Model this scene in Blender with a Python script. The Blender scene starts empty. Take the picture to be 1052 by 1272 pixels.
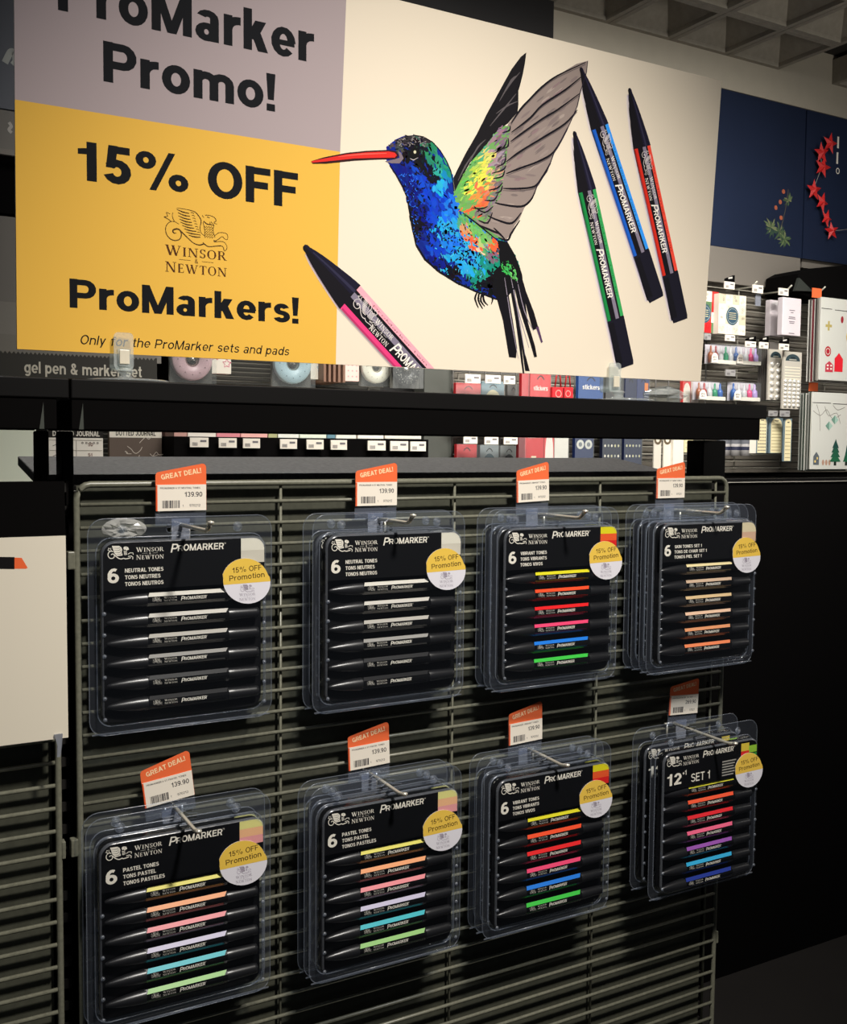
import bpy, bmesh, math, random
from mathutils import Vector, Matrix
from mathutils.geometry import tessellate_polygon
SC = bpy.context.scene; COL = SC.collection
random.seed(7)
# ---------------------------------------------------------------- camera
W, H = 1052, 1272
H0 = 1.40                                   # height of the top bar of the wire panel above the floor
F, CX, CY = 1294.28, 526.0, 634.54
YAW, PIT, ROLL, X0, DD, HH = 0.52248, 0.06249, 0.00934, -0.18717, 0.95099, 0.03434
_f = Vector((math.sin(YAW)*math.cos(PIT), math.cos(YAW)*math.cos(PIT), -math.sin(PIT)))
_r = Vector((math.cos(YAW), -math.sin(YAW), 0)); _u = _r.cross(_f)
R_ = _r*math.cos(ROLL)+_u*math.sin(ROLL); U_ = -_r*math.sin(ROLL)+_u*math.cos(ROLL)
CP = Vector((X0, -DD, HH+H0))
cam = bpy.data.cameras.new('camera'); camo = bpy.data.objects.new('camera', cam); COL.objects.link(camo)
M = Matrix((R_, U_, -_f)).transposed().to_4x4(); M.translation = CP; camo.matrix_world = M
cam.sensor_fit = 'HORIZONTAL'; cam.sensor_width = 36; cam.lens = F/W*36; cam.shift_y = (CY-H/2)/W; cam.clip_start = .02
SC.camera = camo
# ---------------------------------------------------------------- light and exposure
SC.view_settings.view_transform = 'Standard'; SC.view_settings.look = 'None'
SC.view_settings.exposure = 0.0; SC.view_settings.gamma = 1.0; SC.view_settings.use_curve_mapping = False
SC.cycles.transparent_max_bounces = 40; SC.cycles.max_bounces = 8
w = bpy.data.worlds.new('world'); SC.world = w; w.use_nodes = True
w.node_tree.nodes['Background'].inputs[0].default_value = (.8, .87, 1, 1); w.node_tree.nodes['Background'].inputs[1].default_value = .045
def aim(o, t): o.rotation_euler = (Vector(t)-o.location).to_track_quat('-Z', 'Y').to_euler()
def area(name, loc, tgt, power, size, col=(1, .93, .83), sy=None, spread=180):
    l = bpy.data.lights.new(name, 'AREA'); l.energy = power; l.color = col; l.size = size; l.spread = math.radians(spread)
    if sy: l.shape = 'RECTANGLE'; l.size_y = sy
    o = bpy.data.objects.new(name, l); COL.objects.link(o); o.location = loc; aim(o, tgt); return o
def spot(name, loc, tgt, power, ang, blend, rad, col=(1, .94, .86)):
    l = bpy.data.lights.new(name, 'SPOT'); l.energy = power; l.color = col; l.spot_size = math.radians(ang); l.spot_blend = blend; l.shadow_soft_size = rad
    o = bpy.data.objects.new(name, l); COL.objects.link(o); o.location = loc; aim(o, tgt); return o
spot('key_spot_lamp', (.40, -1.06, H0+1.17), (.40, 0, H0-.26), 164, 60, 1.0, .08)
area('aisle_ceiling_lamp', (1.3, .30, H0+1.12), (1.6, 1.35, H0+.05), 23, 1.6, (1, .96, .9), .25, 100)
area('ceiling_fill_uplight', (2.3, -.55, H0+.35), (1.8, 1.0, H0+1.2), 7.5, .5, (1, .94, .85))  # added uplight out of view that brightens the ceiling, no store fixture
area('front_fill_light', (-.2, -.75, H0+1.14), (.1, -.1, H0), 1.0, .9, (.86, .92, 1), .15)  # added soft fill for the packs, also a strip for the plastic to mirror
area('ledge_fill_light', (.4, .55, H0+1.12), (.4, .15, H0), 8, 1.2, (1, .97, .92), .15, 120)  # added fill light that lifts the sloping shelf behind the panel
# ---------------------------------------------------------------- materials
def lin(c): return tuple((x/255/12.92 if x/255 <= .04045 else ((x/255+.055)/1.055)**2.4) for x in c)
MATS = {}
def mat(name, rgb=(128, 128, 128), rough=.5, metal=0, spec=.5, noise=0, scale=80, bump=0):
    if name in MATS: return MATS[name]
    m = bpy.data.materials.new(name); m.use_nodes = True; nt = m.node_tree; b = nt.nodes['Principled BSDF']
    c = lin(rgb); b.inputs['Base Color'].default_value = (*c, 1); b.inputs['Roughness'].default_value = rough
    b.inputs['Metallic'].default_value = metal; b.inputs['Specular IOR Level'].default_value = spec
    if noise or bump:
        n = nt.nodes.new('ShaderNodeTexNoise'); n.inputs['Scale'].default_value = scale; n.inputs['Detail'].default_value = 4
        tc = nt.nodes.new('ShaderNodeTexCoord'); nt.links.new(tc.outputs['Object'], n.inputs['Vector'])
        if noise:
            r = nt.nodes.new('ShaderNodeMapRange'); r.inputs['To Min'].default_value = 1-noise; r.inputs['To Max'].default_value = 1+noise
            r.inputs['From Min'].default_value = .3; r.inputs['From Max'].default_value = .7
            nt.links.new(n.outputs['Fac'], r.inputs['Value'])
            v = nt.nodes.new('ShaderNodeVectorMath'); v.operation = 'SCALE'; v.inputs[0].default_value = c
            nt.links.new(r.outputs['Result'], v.inputs['Scale']); nt.links.new(v.outputs[0], b.inputs['Base Color'])
        if bump:
            bm_ = nt.nodes.new('ShaderNodeBump'); bm_.inputs['Strength'].default_value = bump; bm_.inputs['Distance'].default_value = .001
            nt.links.new(n.outputs['Fac'], bm_.inputs['Height']); nt.links.new(bm_.outputs['Normal'], b.inputs['Normal'])
    MATS[name] = m; return m
def ink_mat():
    m = bpy.data.materials.new('printed_ink'); m.use_nodes = True; nt = m.node_tree; b = nt.nodes['Principled BSDF']
    a = nt.nodes.new('ShaderNodeAttribute'); a.attribute_name = 'ink'; nt.links.new(a.outputs['Color'], b.inputs['Base Color'])
    b.inputs['Roughness'].default_value = .7; b.inputs['Specular IOR Level'].default_value = .12; return m
INK = ink_mat()
def plastic(name, tint, haze, hazecol, rough=.07, refl=1.0, bump=.35):
    m = bpy.data.materials.new(name); m.use_nodes = True; nt = m.node_tree; N = nt.nodes; L = nt.links
    for n in list(N): N.remove(n)
    out = N.new('ShaderNodeOutputMaterial'); t = N.new('ShaderNodeBsdfTransparent'); t.inputs[0].default_value = (*tint, 1)
    d = N.new('ShaderNodeBsdfDiffuse'); d.inputs[0].default_value = (*hazecol, 1)
    g = N.new('ShaderNodeBsdfGlossy'); g.inputs['Roughness'].default_value = rough; g.inputs[0].default_value = (refl, refl, refl, 1)
    m1 = N.new('ShaderNodeMixShader'); m1.inputs[0].default_value = haze; L.new(t.outputs[0], m1.inputs[1]); L.new(d.outputs[0], m1.inputs[2])
    lw = N.new('ShaderNodeLayerWeight'); lw.inputs[0].default_value = .5
    pw = N.new('ShaderNodeMath'); pw.operation = 'POWER'; L.new(lw.outputs['Facing'], pw.inputs[0]); pw.inputs[1].default_value = 4.5
    fr = N.new('ShaderNodeMath'); fr.operation = 'MULTIPLY_ADD'; L.new(pw.outputs[0], fr.inputs[0]); fr.inputs[1].default_value = .75; fr.inputs[2].default_value = .035
    nz = N.new('ShaderNodeTexNoise'); nz.inputs['Scale'].default_value = 45; tc = N.new('ShaderNodeTexCoord'); L.new(tc.outputs['Object'], nz.inputs['Vector'])
    bp = N.new('ShaderNodeBump'); bp.inputs['Strength'].default_value = bump; bp.inputs['Distance'].default_value = .002; L.new(nz.outputs[0], bp.inputs['Height'])
    L.new(bp.outputs[0], g.inputs['Normal'])
    m2 = N.new('ShaderNodeMixShader'); L.new(fr.outputs[0], m2.inputs[0]); L.new(m1.outputs[0], m2.inputs[1]); L.new(g.outputs[0], m2.inputs[2])
    L.new(m2.outputs[0], out.inputs[0]); MATS[name] = m; return m
CLEAR = plastic('clear_plastic', (.93, .95, .97), .035, (.46, .52, .66))  # bluish diffuse haze of the pack plastics paints in reflected store light
CLEARF = plastic('clear_plastic_face', (.96, .97, .98), .004, (.5, .6, .8), .10)
CLEARR = plastic('clear_plastic_rim', (.86, .89, .94), .12, (.56, .61, .70), .22)
HOLDER = plastic('label_holder_plastic', (.88, .91, .97), .10, (.40, .44, .54))
FROST = plastic('frosted_plastic', (.74, .76, .82), .4, (.42, .44, .50), .2)
ACRYL = plastic('acrylic', (.92, .94, .93), .2, (.8, .85, .85), .04)
FILM = plastic('cellophane', (.95, .96, .96), .04, (.8, .85, .85), .2, .35)
BLACK = mat('black_plastic', (24, 24, 26), .34, 0, .7)
BARREL = mat('marker_black', (11, 11, 12), .22, 0, .6)
CARDB = mat('black_card', (8, 8, 10), .5, 0, .2)
MATTE = mat('matte_black_metal', (6, 5, 5), .8, 0, .06)
SHELF = mat('black_powder_coat', (9, 8, 8), .6, 0, .15)
LEDGE = mat('dusty_black_laminate', (92, 91, 90), .6, 0, .3, .25, 220)
ROD = mat('grey_wire_coat', (112, 112, 98), .34, .0, .5, .15, 300)
SHEET = mat('grey_backing_steel', (68, 69, 59), .6, 0, .25, .12, 150)
CHROME = mat('chrome_wire', (205, 202, 188), .28, .45)
WHITE = mat('white_paper', (236, 228, 214), .6, 0, .2)
# ---------------------------------------------------------------- helpers
def P(x, y, Y):
    d = _f + R_*((x-CX)/F) + U_*((CY-y)/F); return CP + d*((Y+DD)/d.y)
def link(o, parent=None):
    COL.objects.link(o)
    if parent is not None: o.parent = parent
    return o
def tag(o, label=None, cat=None, group=None, kind=None):
    if label: o['label'] = label
    if cat: o['category'] = cat
    if group: o['group'] = group
    if kind: o['kind'] = kind
    return o
def empty(name, loc, label=None, cat=None, group=None):
    o = bpy.data.objects.new(name, None); o.empty_display_size = .02; COL.objects.link(o); o.location = loc; return tag(o, label, cat, group)
def copy_tree(o, parent=None):
    c = o.copy(); COL.objects.link(c); c.parent = parent
    for ch in list(o.children): copy_tree(ch, c)
    return c
class MB:
    def __init__(s): s.v = []; s.f = []; s.sm = []
    def add(s, vs, fs, smooth=False):
        n = len(s.v); s.v += [tuple(v) for v in vs]; s.f += [tuple(i+n for i in f) for f in fs]; s.sm += [smooth]*len(fs)
    def box(s, x0, x1, y0, y1, z0, z1):
        s.add([(x0,y0,z0),(x1,y0,z0),(x1,y1,z0),(x0,y1,z0),(x0,y0,z1),(x1,y0,z1),(x1,y1,z1),(x0,y1,z1)],
              [(0,3,2,1),(4,5,6,7),(0,1,5,4),(1,2,6,5),(2,3,7,6),(3,0,4,7)])
    def prism(s, pts, y0, y1):        # outline in x,z pushed from y0 (front) to y1
        n = len(pts); vs = [(x, y0, z) for x, z in pts]+[(x, y1, z) for x, z in pts]
        tr = [tuple(t) for t in tessellate_polygon([[Vector((x, z, 0)) for x, z in pts]])]
        s.add(vs, tr+[tuple(i+n for i in reversed(t)) for t in tr]+[(i, (i+1) % n, (i+1) % n+n, i+n) for i in range(n)])
    def tube(s, pts, r, seg=8, caps=True, close=False):
        pts = [Vector(p) for p in pts]; n = len(pts); rs = r if isinstance(r, (list, tuple)) else [r]*n; vs = []; fs = []
        for i, p in enumerate(pts):
            a = pts[(i-1) % n] if (i or close) else p; b = pts[(i+1) % n] if (i < n-1 or close) else p
            t = (b-a).normalized(); ref = Vector((0, 0, 1)) if abs(t.z) < .9 else Vector((1, 0, 0))
            u = t.cross(ref).normalized(); v = u.cross(t)
            vs += [p+(u*math.cos(k*2*math.pi/seg)+v*math.sin(k*2*math.pi/seg))*rs[i] for k in range(seg)]
        for i in range(n if close else n-1):
            j = (i+1) % n
            fs += [(i*seg+k, i*seg+(k+1) % seg, j*seg+(k+1) % seg, j*seg+k) for k in range(seg)]
        if caps and not close: fs += [tuple(range(seg))[::-1], tuple((n-1)*seg+k for k in range(seg))]
        s.add(vs, fs, True)
    def loft(s, rings, caps=True, smooth=True):
        m = len(rings[0]); vs = [p for r in rings for p in r]; fs = []
        for i in range(len(rings)-1): fs += [(i*m+k, i*m+(k+1) % m, (i+1)*m+(k+1) % m, (i+1)*m+k) for k in range(m)]
        s.add(vs, fs, smooth)
        if caps:
            s.add(rings[0], [tuple(range(m))[::-1]], False); s.add(rings[-1], [tuple(range(m))], False)
    def lathe(s, prof, c, seg=20, axis='z'):
        rings = []
        for r, h in prof:
            ring = []
            for k in range(seg):
                a = k*2*math.pi/seg; x, y = r*math.cos(a), r*math.sin(a)
                ring.append((c[0]+x, c[1]+y, c[2]+h) if axis == 'z' else (c[0]+x, c[1]+h, c[2]+y))
            rings.append(ring)
        s.loft(rings, True)
    def mesh(s, name):
        me = bpy.data.meshes.new(name); me.from_pydata(s.v, [], s.f); me.polygons.foreach_set('use_smooth', s.sm)
        bm = bmesh.new(); bm.from_mesh(me); bmesh.ops.recalc_face_normals(bm, faces=bm.faces); bm.to_mesh(me); bm.free(); me.update(); return me
    def build(s, name, m, parent=None, loc=None, bevel=0):
        me = s.mesh(name); me.materials.append(m); o = link(bpy.data.objects.new(name, me), parent)
        if loc is not None: o.location = loc
        if bevel:
            b = o.modifiers.new('bevel', 'BEVEL'); b.width = bevel; b.segments = 2; b.limit_method = 'ANGLE'
        return o
def box(name, m, x0, x1, y0, y1, z0, z1, parent=None, bevel=0):
    b = MB(); b.box(x0, x1, y0, y1, z0, z1); return b.build(name, m, parent, None, bevel)
# ---- flat print: coloured outlines laid on a surface (x right, z up, front is -y)
GL = {}
# ---- plain sans letters drawn from strokes (capital height 1, weight w)
def sans_glyph(ch, w):
    h = w/2; T = 1-h; x = .735; X = x-h; q = []
    def R(x0, y0, x1, y1): q.append([(x0, y0), (x1, y0), (x1, y1), (x0, y1)])
    def V(c, y0, y1): R(c-h, y0, c+h, y1)
    def Hb(y, x0, x1, k=.9): R(x0, y-h*k, x1, y+h*k)
    def D(x0, y0, x1, y1, k=1.1): q.append([(x0-h*k, y0), (x0+h*k, y0), (x1+h*k, y1), (x1-h*k, y1)])
    def A(cx, cy, rx, ry, a0, a1, n=None, k=.92):
        n = n or max(4, int(abs(a1-a0)/24))
        for i in range(n):
            p = []
            for a in (a0+(a1-a0)*i/n, a0+(a1-a0)*(i+1)/n):
                c, s = math.cos(math.radians(a)), math.sin(math.radians(a)); p.append((cx+(rx+h)*c, cy+(ry+h*k)*s, cx+(rx-h)*c, cy+(ry-h*k)*s))
            q.append([(p[0][0], p[0][1]), (p[1][0], p[1][1]), (p[1][2], p[1][3]), (p[0][2], p[0][3])])
    d = .06
    if ch == ' ': return [], .3
    if ch == 'A': D(h, 0, .42, 1); D(.84-h, 0, .42, 1); Hb(.29, .2, .64); a = .84
    elif ch == 'B': V(h, 0, 1); Hb(T, h, .4); Hb(.52, h, .42); Hb(h, h, .42); A(.42, (.52+T)/2, .26-h+.06, (T-.52)/2, -90, 90); A(.43, (.52+h)/2, .30-h+.06, (.52-h)/2, -90, 90); a = .76
    elif ch == 'C': A(.40, .5, .40-h, .5-h, 42, 318); a = .76
    elif ch == 'D': V(h, 0, 1); Hb(T, h, .34); Hb(h, h, .34); A(.34, .5, .44-h, .5-h, -90, 90); a = .80
    elif ch == 'E': V(h, 0, 1); Hb(T, h, .64); Hb(.52, h, .60); Hb(h, h, .66); a = .68
    elif ch == 'F': V(h, 0, 1); Hb(T, h, .62); Hb(.50, h, .56); a = .63
    elif ch == 'G': A(.41, .5, .41-h, .5-h, 42, 340); Hb(.44, .42, .80); V(.80-h, 0, .44+h*.8); a = .82
    elif ch == 'H': V(h, 0, 1); V(.78-h, 0, 1); Hb(.52, h, .7); a = .78
    elif ch == 'I': V(h, 0, 1); a = w
    elif ch == 'J': V(.55-h, .3, 1); A(.29, .3, .26-h, .3-h, -180, 0); a = .56
    elif ch == 'K': V(h, 0, 1); D(w, .34, .66-h, 1, 1.3); D(.74-h, 0, .34, .62, 1.2); a = .76
    elif ch == 'L': V(h, 0, 1); Hb(h, h, .60); a = .61
    elif ch == 'M': V(h, 0, 1); V(.94-h, 0, 1); D(h*1.1, 1, .47, .0, 1.0); D(.94-h*1.1, 1, .47, .0, 1.0); a = .94
    elif ch == 'N': V(h, 0, 1); V(.78-h, 0, 1); D(h*1.1, 1, .78-h*1.1, 0, 1.1); a = .78
    elif ch == 'O': A(.42, .5, .42-h, .5-h+.015, 0, 360, 26); a = .84
    elif ch == 'Q': A(.42, .5, .42-h, .5-h, 0, 360, 26); D(.76, -.03, .52, .3); a = .84
    elif ch in 'PR':
        V(h, 0, 1); Hb(T, h, .44); Hb(.44, h, .44); A(.44, (T+.44)/2, .30-h, (T-.44)/2, -90, 90); a = .74
        if ch == 'R': D(.72-h, 0, .46, .45); a = .77
    elif ch == 'S': u = (1-.9*h-.52)/2; v = (.52-.9*h)/2; A(.37, .52+u, .34-h, u, 22, 270, None, .88); A(.37, .9*h+v, .37-h, v, 90, -160, None, .88); a = .73
    elif ch == 'T': V(.36, 0, 1); Hb(T, 0, .72); a = .72
    elif ch == 'U': V(h, .32, 1); V(.77-h, .32, 1); A(.385, .32, .385-h, .32-h, 180, 360); a = .77
    elif ch == 'V': D(h, 1, .40, 0); D(.80-h, 1, .40, 0); a = .80
    elif ch == 'W': D(h, 1, .30, 0, .9); D(.30, 0, .58, 1, .9); D(.58, 1, .86, 0, .9); D(.86, 0, 1.16-h, 1, .9); a = 1.16
    elif ch == 'X': D(h, 0, .76-h, 1); D(h, 1, .76-h, 0); a = .76
    elif ch == 'Y': D(h, 1, .39, .42); D(.78-h, 1, .39, .42); V(.39, 0, .45); a = .78
    elif ch == 'Z': Hb(T, .04, .68); Hb(h, .02, .7); D(h+.04, h, .66-h, T); a = .7
    elif ch == 'a': A(.30, x-.20, .27-h, .20-h*.75, 0, 160, None, .75); V(.57-h, 0, x-.19); A(.27, .21, .27-h, .22-h*.72, 0, 360, 14, .72); a = .61
    elif ch == 'b': V(h, 0, 1); A(.33, x/2, .31-h, x/2-h, 0, 360, 16); a = .64
    elif ch == 'c': A(.31, x/2, .31-h, x/2-h, 45, 315); a = .58
    elif ch == 'd': V(.64-h, 0, 1); A(.31, x/2, .31-h, x/2-h, 0, 360, 16); a = .64
    elif ch == 'e': A(.32, x/2, .32-h, x/2-h*.8, 0, 318, None, .8); Hb(x/2-.02, w*.6, .64-h*.3, .62); a = .63
    elif ch == 'f': V(.19, 0, .82); A(.19+.17, .82, .17, T-.82, 180, 90); Hb(T, .34, .44, .9); Hb(x-h*.8, 0, .42, .8); a = .42
    elif ch == 'g': V(.63-h, .0, x); A(.31, x/2, .31-h, x/2-h, 0, 360, 16); A(.33, 0, .30-h, .27-h, 0, -150); a = .63
    elif ch == 'h': V(h, 0, 1); A(.32, X-.2, .28-h+.03, .2, 0, 150); V(.62-h, 0, X-.2); a = .62
    elif ch == 'i': V(h, 0, x); R(0, .84, w, 1); a = w
    elif ch == 'k': V(h, 0, 1); D(w*.9, .27, .54-h, x, 1.3); D(.60-h, 0, .30, .46, 1.2); a = .62
    elif ch == 'l': V(h, 0, 1); a = w
    elif ch == 'm': V(h, 0, x); V(.49, 0, X-.17); V(.98-h, 0, X-.17); A((h+.49)/2, X-.17, (.49-h)/2, .17, 0, 170); A((.49+.98-h)/2, X-.17, (.98-h-.49)/2, .17, 0, 180); a = .98
    elif ch == 'n': V(h, 0, x); A(.32, X-.2, .62-h-.32, .2, 0, 160); V(.62-h, 0, X-.2); a = .62
    elif ch == 'o': A(.33, x/2, .33-h, x/2-h+.01, 0, 360, 20); a = .66
    elif ch == 'p': V(h, -.27, x); A(.33, x/2, .31-h, x/2-h, 0, 360, 16); a = .64
    elif ch == 'r': V(h, 0, x); A(.36, X-.24, .36-h, .24, 90, 175); Hb(X, .33, .42); a = .41
    elif ch == 's': u = (x-.85*h-x*.51)/2; v = (x*.51-.85*h)/2; A(.285, x*.51+u, .265-h, u, 20, 270, None, .8); A(.285, .85*h+v, .285-h, v, 90, -162, None, .8); a = .56
    elif ch == 't': V(.18, .16, .95); A(.18+.14, .16, .14, .16-h*.9, 180, 270); Hb(h*.9, .3, .38); Hb(x-h*.8, 0, .37, .8); a = .38
    elif ch == 'u': V(h, .2, x); V(.62-h, 0, x); A(.3, .22, .3-h, .22-h, 180, 345); a = .62
    elif ch == 'w': D(h, x, .22, 0, .9); D(.22, 0, .42, x, .9); D(.42, x, .62, 0, .9); D(.62, 0, .84-h, x, .9); a = .84
    elif ch == 'y': D(h, x, .31, 0); D(.60-h, x, .20, -.27); a = .60
    elif ch == '0': A(.32, .5, .32-h, .5-h, 0, 360, 18); a = .64
    elif ch == '1': V(.40-h, 0, 1); q.append([(.02, .66), (.40-w, .66), (.40-h, .82), (.02, .80)]) if w < .16 else q.append([(.0, .66), (.26, .68), (.34, .86), (.0, .80)]); q.append([(.22, .80), (.30, .76), (.40, 1), (.27, 1)]); a = .46
    elif ch == '2': A(.32, T-.26, .31-h, .26, -20, 170); D(h+.02, h, .60-h, T-.33, 1.3); Hb(h, .02, .62); a = .64
    elif ch == '3': u = (1-.9*h-.52)/2; v = (.52-.9*h)/2; A(.30, .52+u, .29-h, u, -90, 160, None, .88); A(.30, .9*h+v, .31-h, v, 90, -160, None, .88); a = .62
    elif ch == '4': V(.50-h, 0, 1); D(h, .28, .46-h, 1, 1.1); Hb(.26, .0, .62); a = .62
    elif ch == '5': Hb(T, .12, .58); D(.05+h, .42, .11+h, 1, .95); A(.30, .33, .31-h, .33-h, 145, -160); a = .63
    elif ch == '6': A(.33, .33, .33-h, .33-h, 0, 360, 18); A(.37, .5, .37-h, .5-h, 60, 190); a = .66
    elif ch == '7': Hb(T, 0, .62); D(.20, 0, .60-h, 1-w, 1.1); a = .62
    elif ch == '8': u = (1-.9*h-.53)/2; v = (.53-.9*h)/2; A(.32, .53+u, .28-h, u, 0, 360, 14, .88); A(.32, .9*h+v, .32-h, v, 0, 360, 16, .88); a = .64
    elif ch == '9': A(.31, .67, .31-h, .33-h, 0, 360, 18); A(.27, .5, .35-h, .5-h, -120, 10); a = .63
    elif ch == '!': q.append([(.03, .30), (w-.03, .30), (w+.01, 1), (-.01, 1)]); R(0, 0, w, .19); a = w
    elif ch == '.': R(0, 0, w, w); a = w
    elif ch == '/': D(h, 0, .42-h, 1, .8); a = .42
    elif ch == '%': h *= .8; A(.23, .75, .20-h*.6, .24-h, 0, 360, 14); A(.97, .25, .20-h*.6, .24-h, 0, 360, 14); D(.38, -.02, .82, 1.02, .9); a = 1.2
    elif ch == '&': A(.34, .76, .20-h*.6, .23-h, -60, 240, 12); A(.32, .28, .30-h, .28-h, 60, 330, 12); D(.72-h, 0, .26, .66, 1.2); D(.5, .1, .70-h*.4, .42, 1.0); a = .76
    elif ch == '+': Hb(.4, 0, .5); V(.25, .15, .65); a = .5
    elif ch == '-': Hb(.38, 0, .34); a = .34
    else: V(h, 0, 1); a = w
    return q, a
def glyph(txt, bold, spacing=1.0):
    k = (txt, bold, spacing)
    if k in GL: return GL[k]
    w = .115+bold*1.9; vs = []; fs = []; x = 0
    for ch in txt:
        q, a = sans_glyph(ch, w)
        for p in q:
            n = len(vs); vs += [(x+u, v) for u, v in p]; fs.append(tuple(range(n, n+len(p))))
        x += a+(.10 if w > .15 else .13)*spacing*(.8 if w > .18 else 1)
    x1 = max(v[0] for v in vs); GL[k] = (vs, fs, x1); return GL[k]
CAP = 1.0
class Ink:
    E = 5e-5
    def __init__(s, T=None, clip=None): s.n = 0; s.v = []; s.f = []; s.c = []; s.T = T or (lambda x, z: (x, z)); s.clip = clip
    def raw(s, vs, fs, col, L, T=True):
        t = s.T if T else (lambda x, z: (x, z)); c = lin(col); q = [t(*p) for p in vs]
        if s.clip is not None:
            for f in fs:
                pts = [q[i] for i in f]; out = []
                for i in range(len(pts)):
                    a, b = pts[i], pts[(i+1) % len(pts)]
                    if a[1] >= s.clip: out.append(a)
                    if (a[1] >= s.clip) != (b[1] >= s.clip):
                        t_ = (s.clip-a[1])/(b[1]-a[1]); out.append((a[0]+(b[0]-a[0])*t_, s.clip))
                if len(out) > 2:
                    n = len(s.v); s.n += 1; s.v += [(x, -L*s.E-(s.n % 15)*3e-6, z) for x, z in out]; s.f.append(tuple(range(n, n+len(out)))); s.c.append(c)
            return
        n = len(s.v); s.n += 1; v = [-L*s.E-(s.n % 15)*3e-6]*len(q)
        if len(fs) > 1 and len(q) == sum(len(f) for f in fs):
            for i, f in enumerate(fs):
                for a in f: v[a] = -L*s.E-(i % 15)*3e-6
        s.v += [(p[0], y, p[1]) for p, y in zip(q, v)]
        for f in fs: s.f.append(tuple(i+n for i in f)); s.c.append(c)
    def poly(s, pts, col, L=1, T=True):
        tr = tessellate_polygon([[Vector((x, y, 0)) for x, y in pts]]); s.raw(pts, [tuple(t) for t in tr], col, L, T)
    def conv(s, pts, col, L=1, T=True): s.raw(pts, [tuple(range(len(pts)))], col, L, T)
    def rect(s, x0, z0, x1, z1, col, L=1): s.conv([(x0, z0), (x1, z0), (x1, z1), (x0, z1)], col, L)
    def disc(s, x, z, rx, rz, col, L=1, n=20): s.conv([(x+rx*math.cos(k*2*math.pi/n), z+rz*math.sin(k*2*math.pi/n)) for k in range(n)], col, L)
    def ring(s, x, z, r0, r1, col, L=1, n=20):
        p = [(x+r*math.cos(k*2*math.pi/n), z+r*math.sin(k*2*math.pi/n)) for r in (r0, r1) for k in range(n)]
        s.raw(p, [(k, (k+1) % n, n+(k+1) % n, n+k) for k in range(n)], col, L)
    def stroke(s, pts, wd, col, L=1, sub=1):
        if sub > 1 and len(pts) > 2:      # catmull-rom
            q = []
            for i in range(len(pts)-1):
                p0, p1, p2, p3 = pts[max(i-1, 0)], pts[i], pts[i+1], pts[min(i+2, len(pts)-1)]
                for k in range(sub):
                    t = k/sub; q.append(tuple(.5*(2*p1[a]+(p2[a]-p0[a])*t+(2*p0[a]-5*p1[a]+4*p2[a]-p3[a])*t*t+(3*p1[a]-p0[a]-3*p2[a]+p3[a])*t**3) for a in (0, 1)))
            pts = q+[pts[-1]]
        n = len(pts)
        if isinstance(wd, (tuple, list)):
            m = len(wd)-1; ws = []
            for i in range(n):
                t = i/(n-1)*m; k = min(int(t), m-1); ws.append(wd[k]+(wd[k+1]-wd[k])*(t-k))
        else: ws = [wd]*n
        A = []; B = []
        for i, p in enumerate(pts):
            a = pts[max(i-1, 0)]; b = pts[min(i+1, n-1)]; dx, dy = b[0]-a[0], b[1]-a[1]; l = math.hypot(dx, dy) or 1
            A.append((p[0]-dy/l*ws[i]/2, p[1]+dx/l*ws[i]/2)); B.append((p[0]+dy/l*ws[i]/2, p[1]-dx/l*ws[i]/2))
        s.raw(A+B, [(i, i+1, n+i+1, n+i) for i in range(n-1)], col, L)
    def text(s, txt, x0, z0, h, col, L=2, x1=None, bold=0.0, ang=0, slant=0, spacing=1.0, align=0):
        vs, fs, wd = glyph(txt, bold, spacing); k = h/CAP; kx = (x1-x0)/wd if x1 is not None else k
        off = -align*wd*kx; c, sn = math.cos(ang), math.sin(ang); q = []
        for x, y in vs:
            X = x*kx+y*k*slant+off; Y = y*k; q.append((x0+X*c-Y*sn, z0+X*sn+Y*c))
        s.raw(q, fs, col, L)
    def build(s, name, parent=None, loc=None, m=None):
        me = bpy.data.meshes.new(name); me.from_pydata(s.v, [], s.f)
        a = me.color_attributes.new('ink', 'FLOAT_COLOR', 'CORNER'); buf = []
        for f, c in zip(s.f, s.c): buf += [*c, 1.0]*len(f)
        a.data.foreach_set('color', buf); me.materials.append(m or INK); me.update()
        o = link(bpy.data.objects.new(name, me), parent)
        if loc is not None: o.location = loc
        return o
def rounded(x0, z0, x1, z1, r, n=5, which=(1, 1, 1, 1)):   # corners: bl, br, tr, tl
    out = []
    for (cx, cz, a0), on in zip(((x0+r, z0+r, 180), (x1-r, z0+r, 270), (x1-r, z1-r, 0), (x0+r, z1-r, 90)), which):
        if on: out += [(cx+r*math.cos(math.radians(a0+90*k/n)), cz+r*math.sin(math.radians(a0+90*k/n))) for k in range(n+1)]
        else: out.append((cx+(r if a0 in (270, 0) else -r), cz+(r if a0 in (0, 90) else -r)))
    return out
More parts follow.
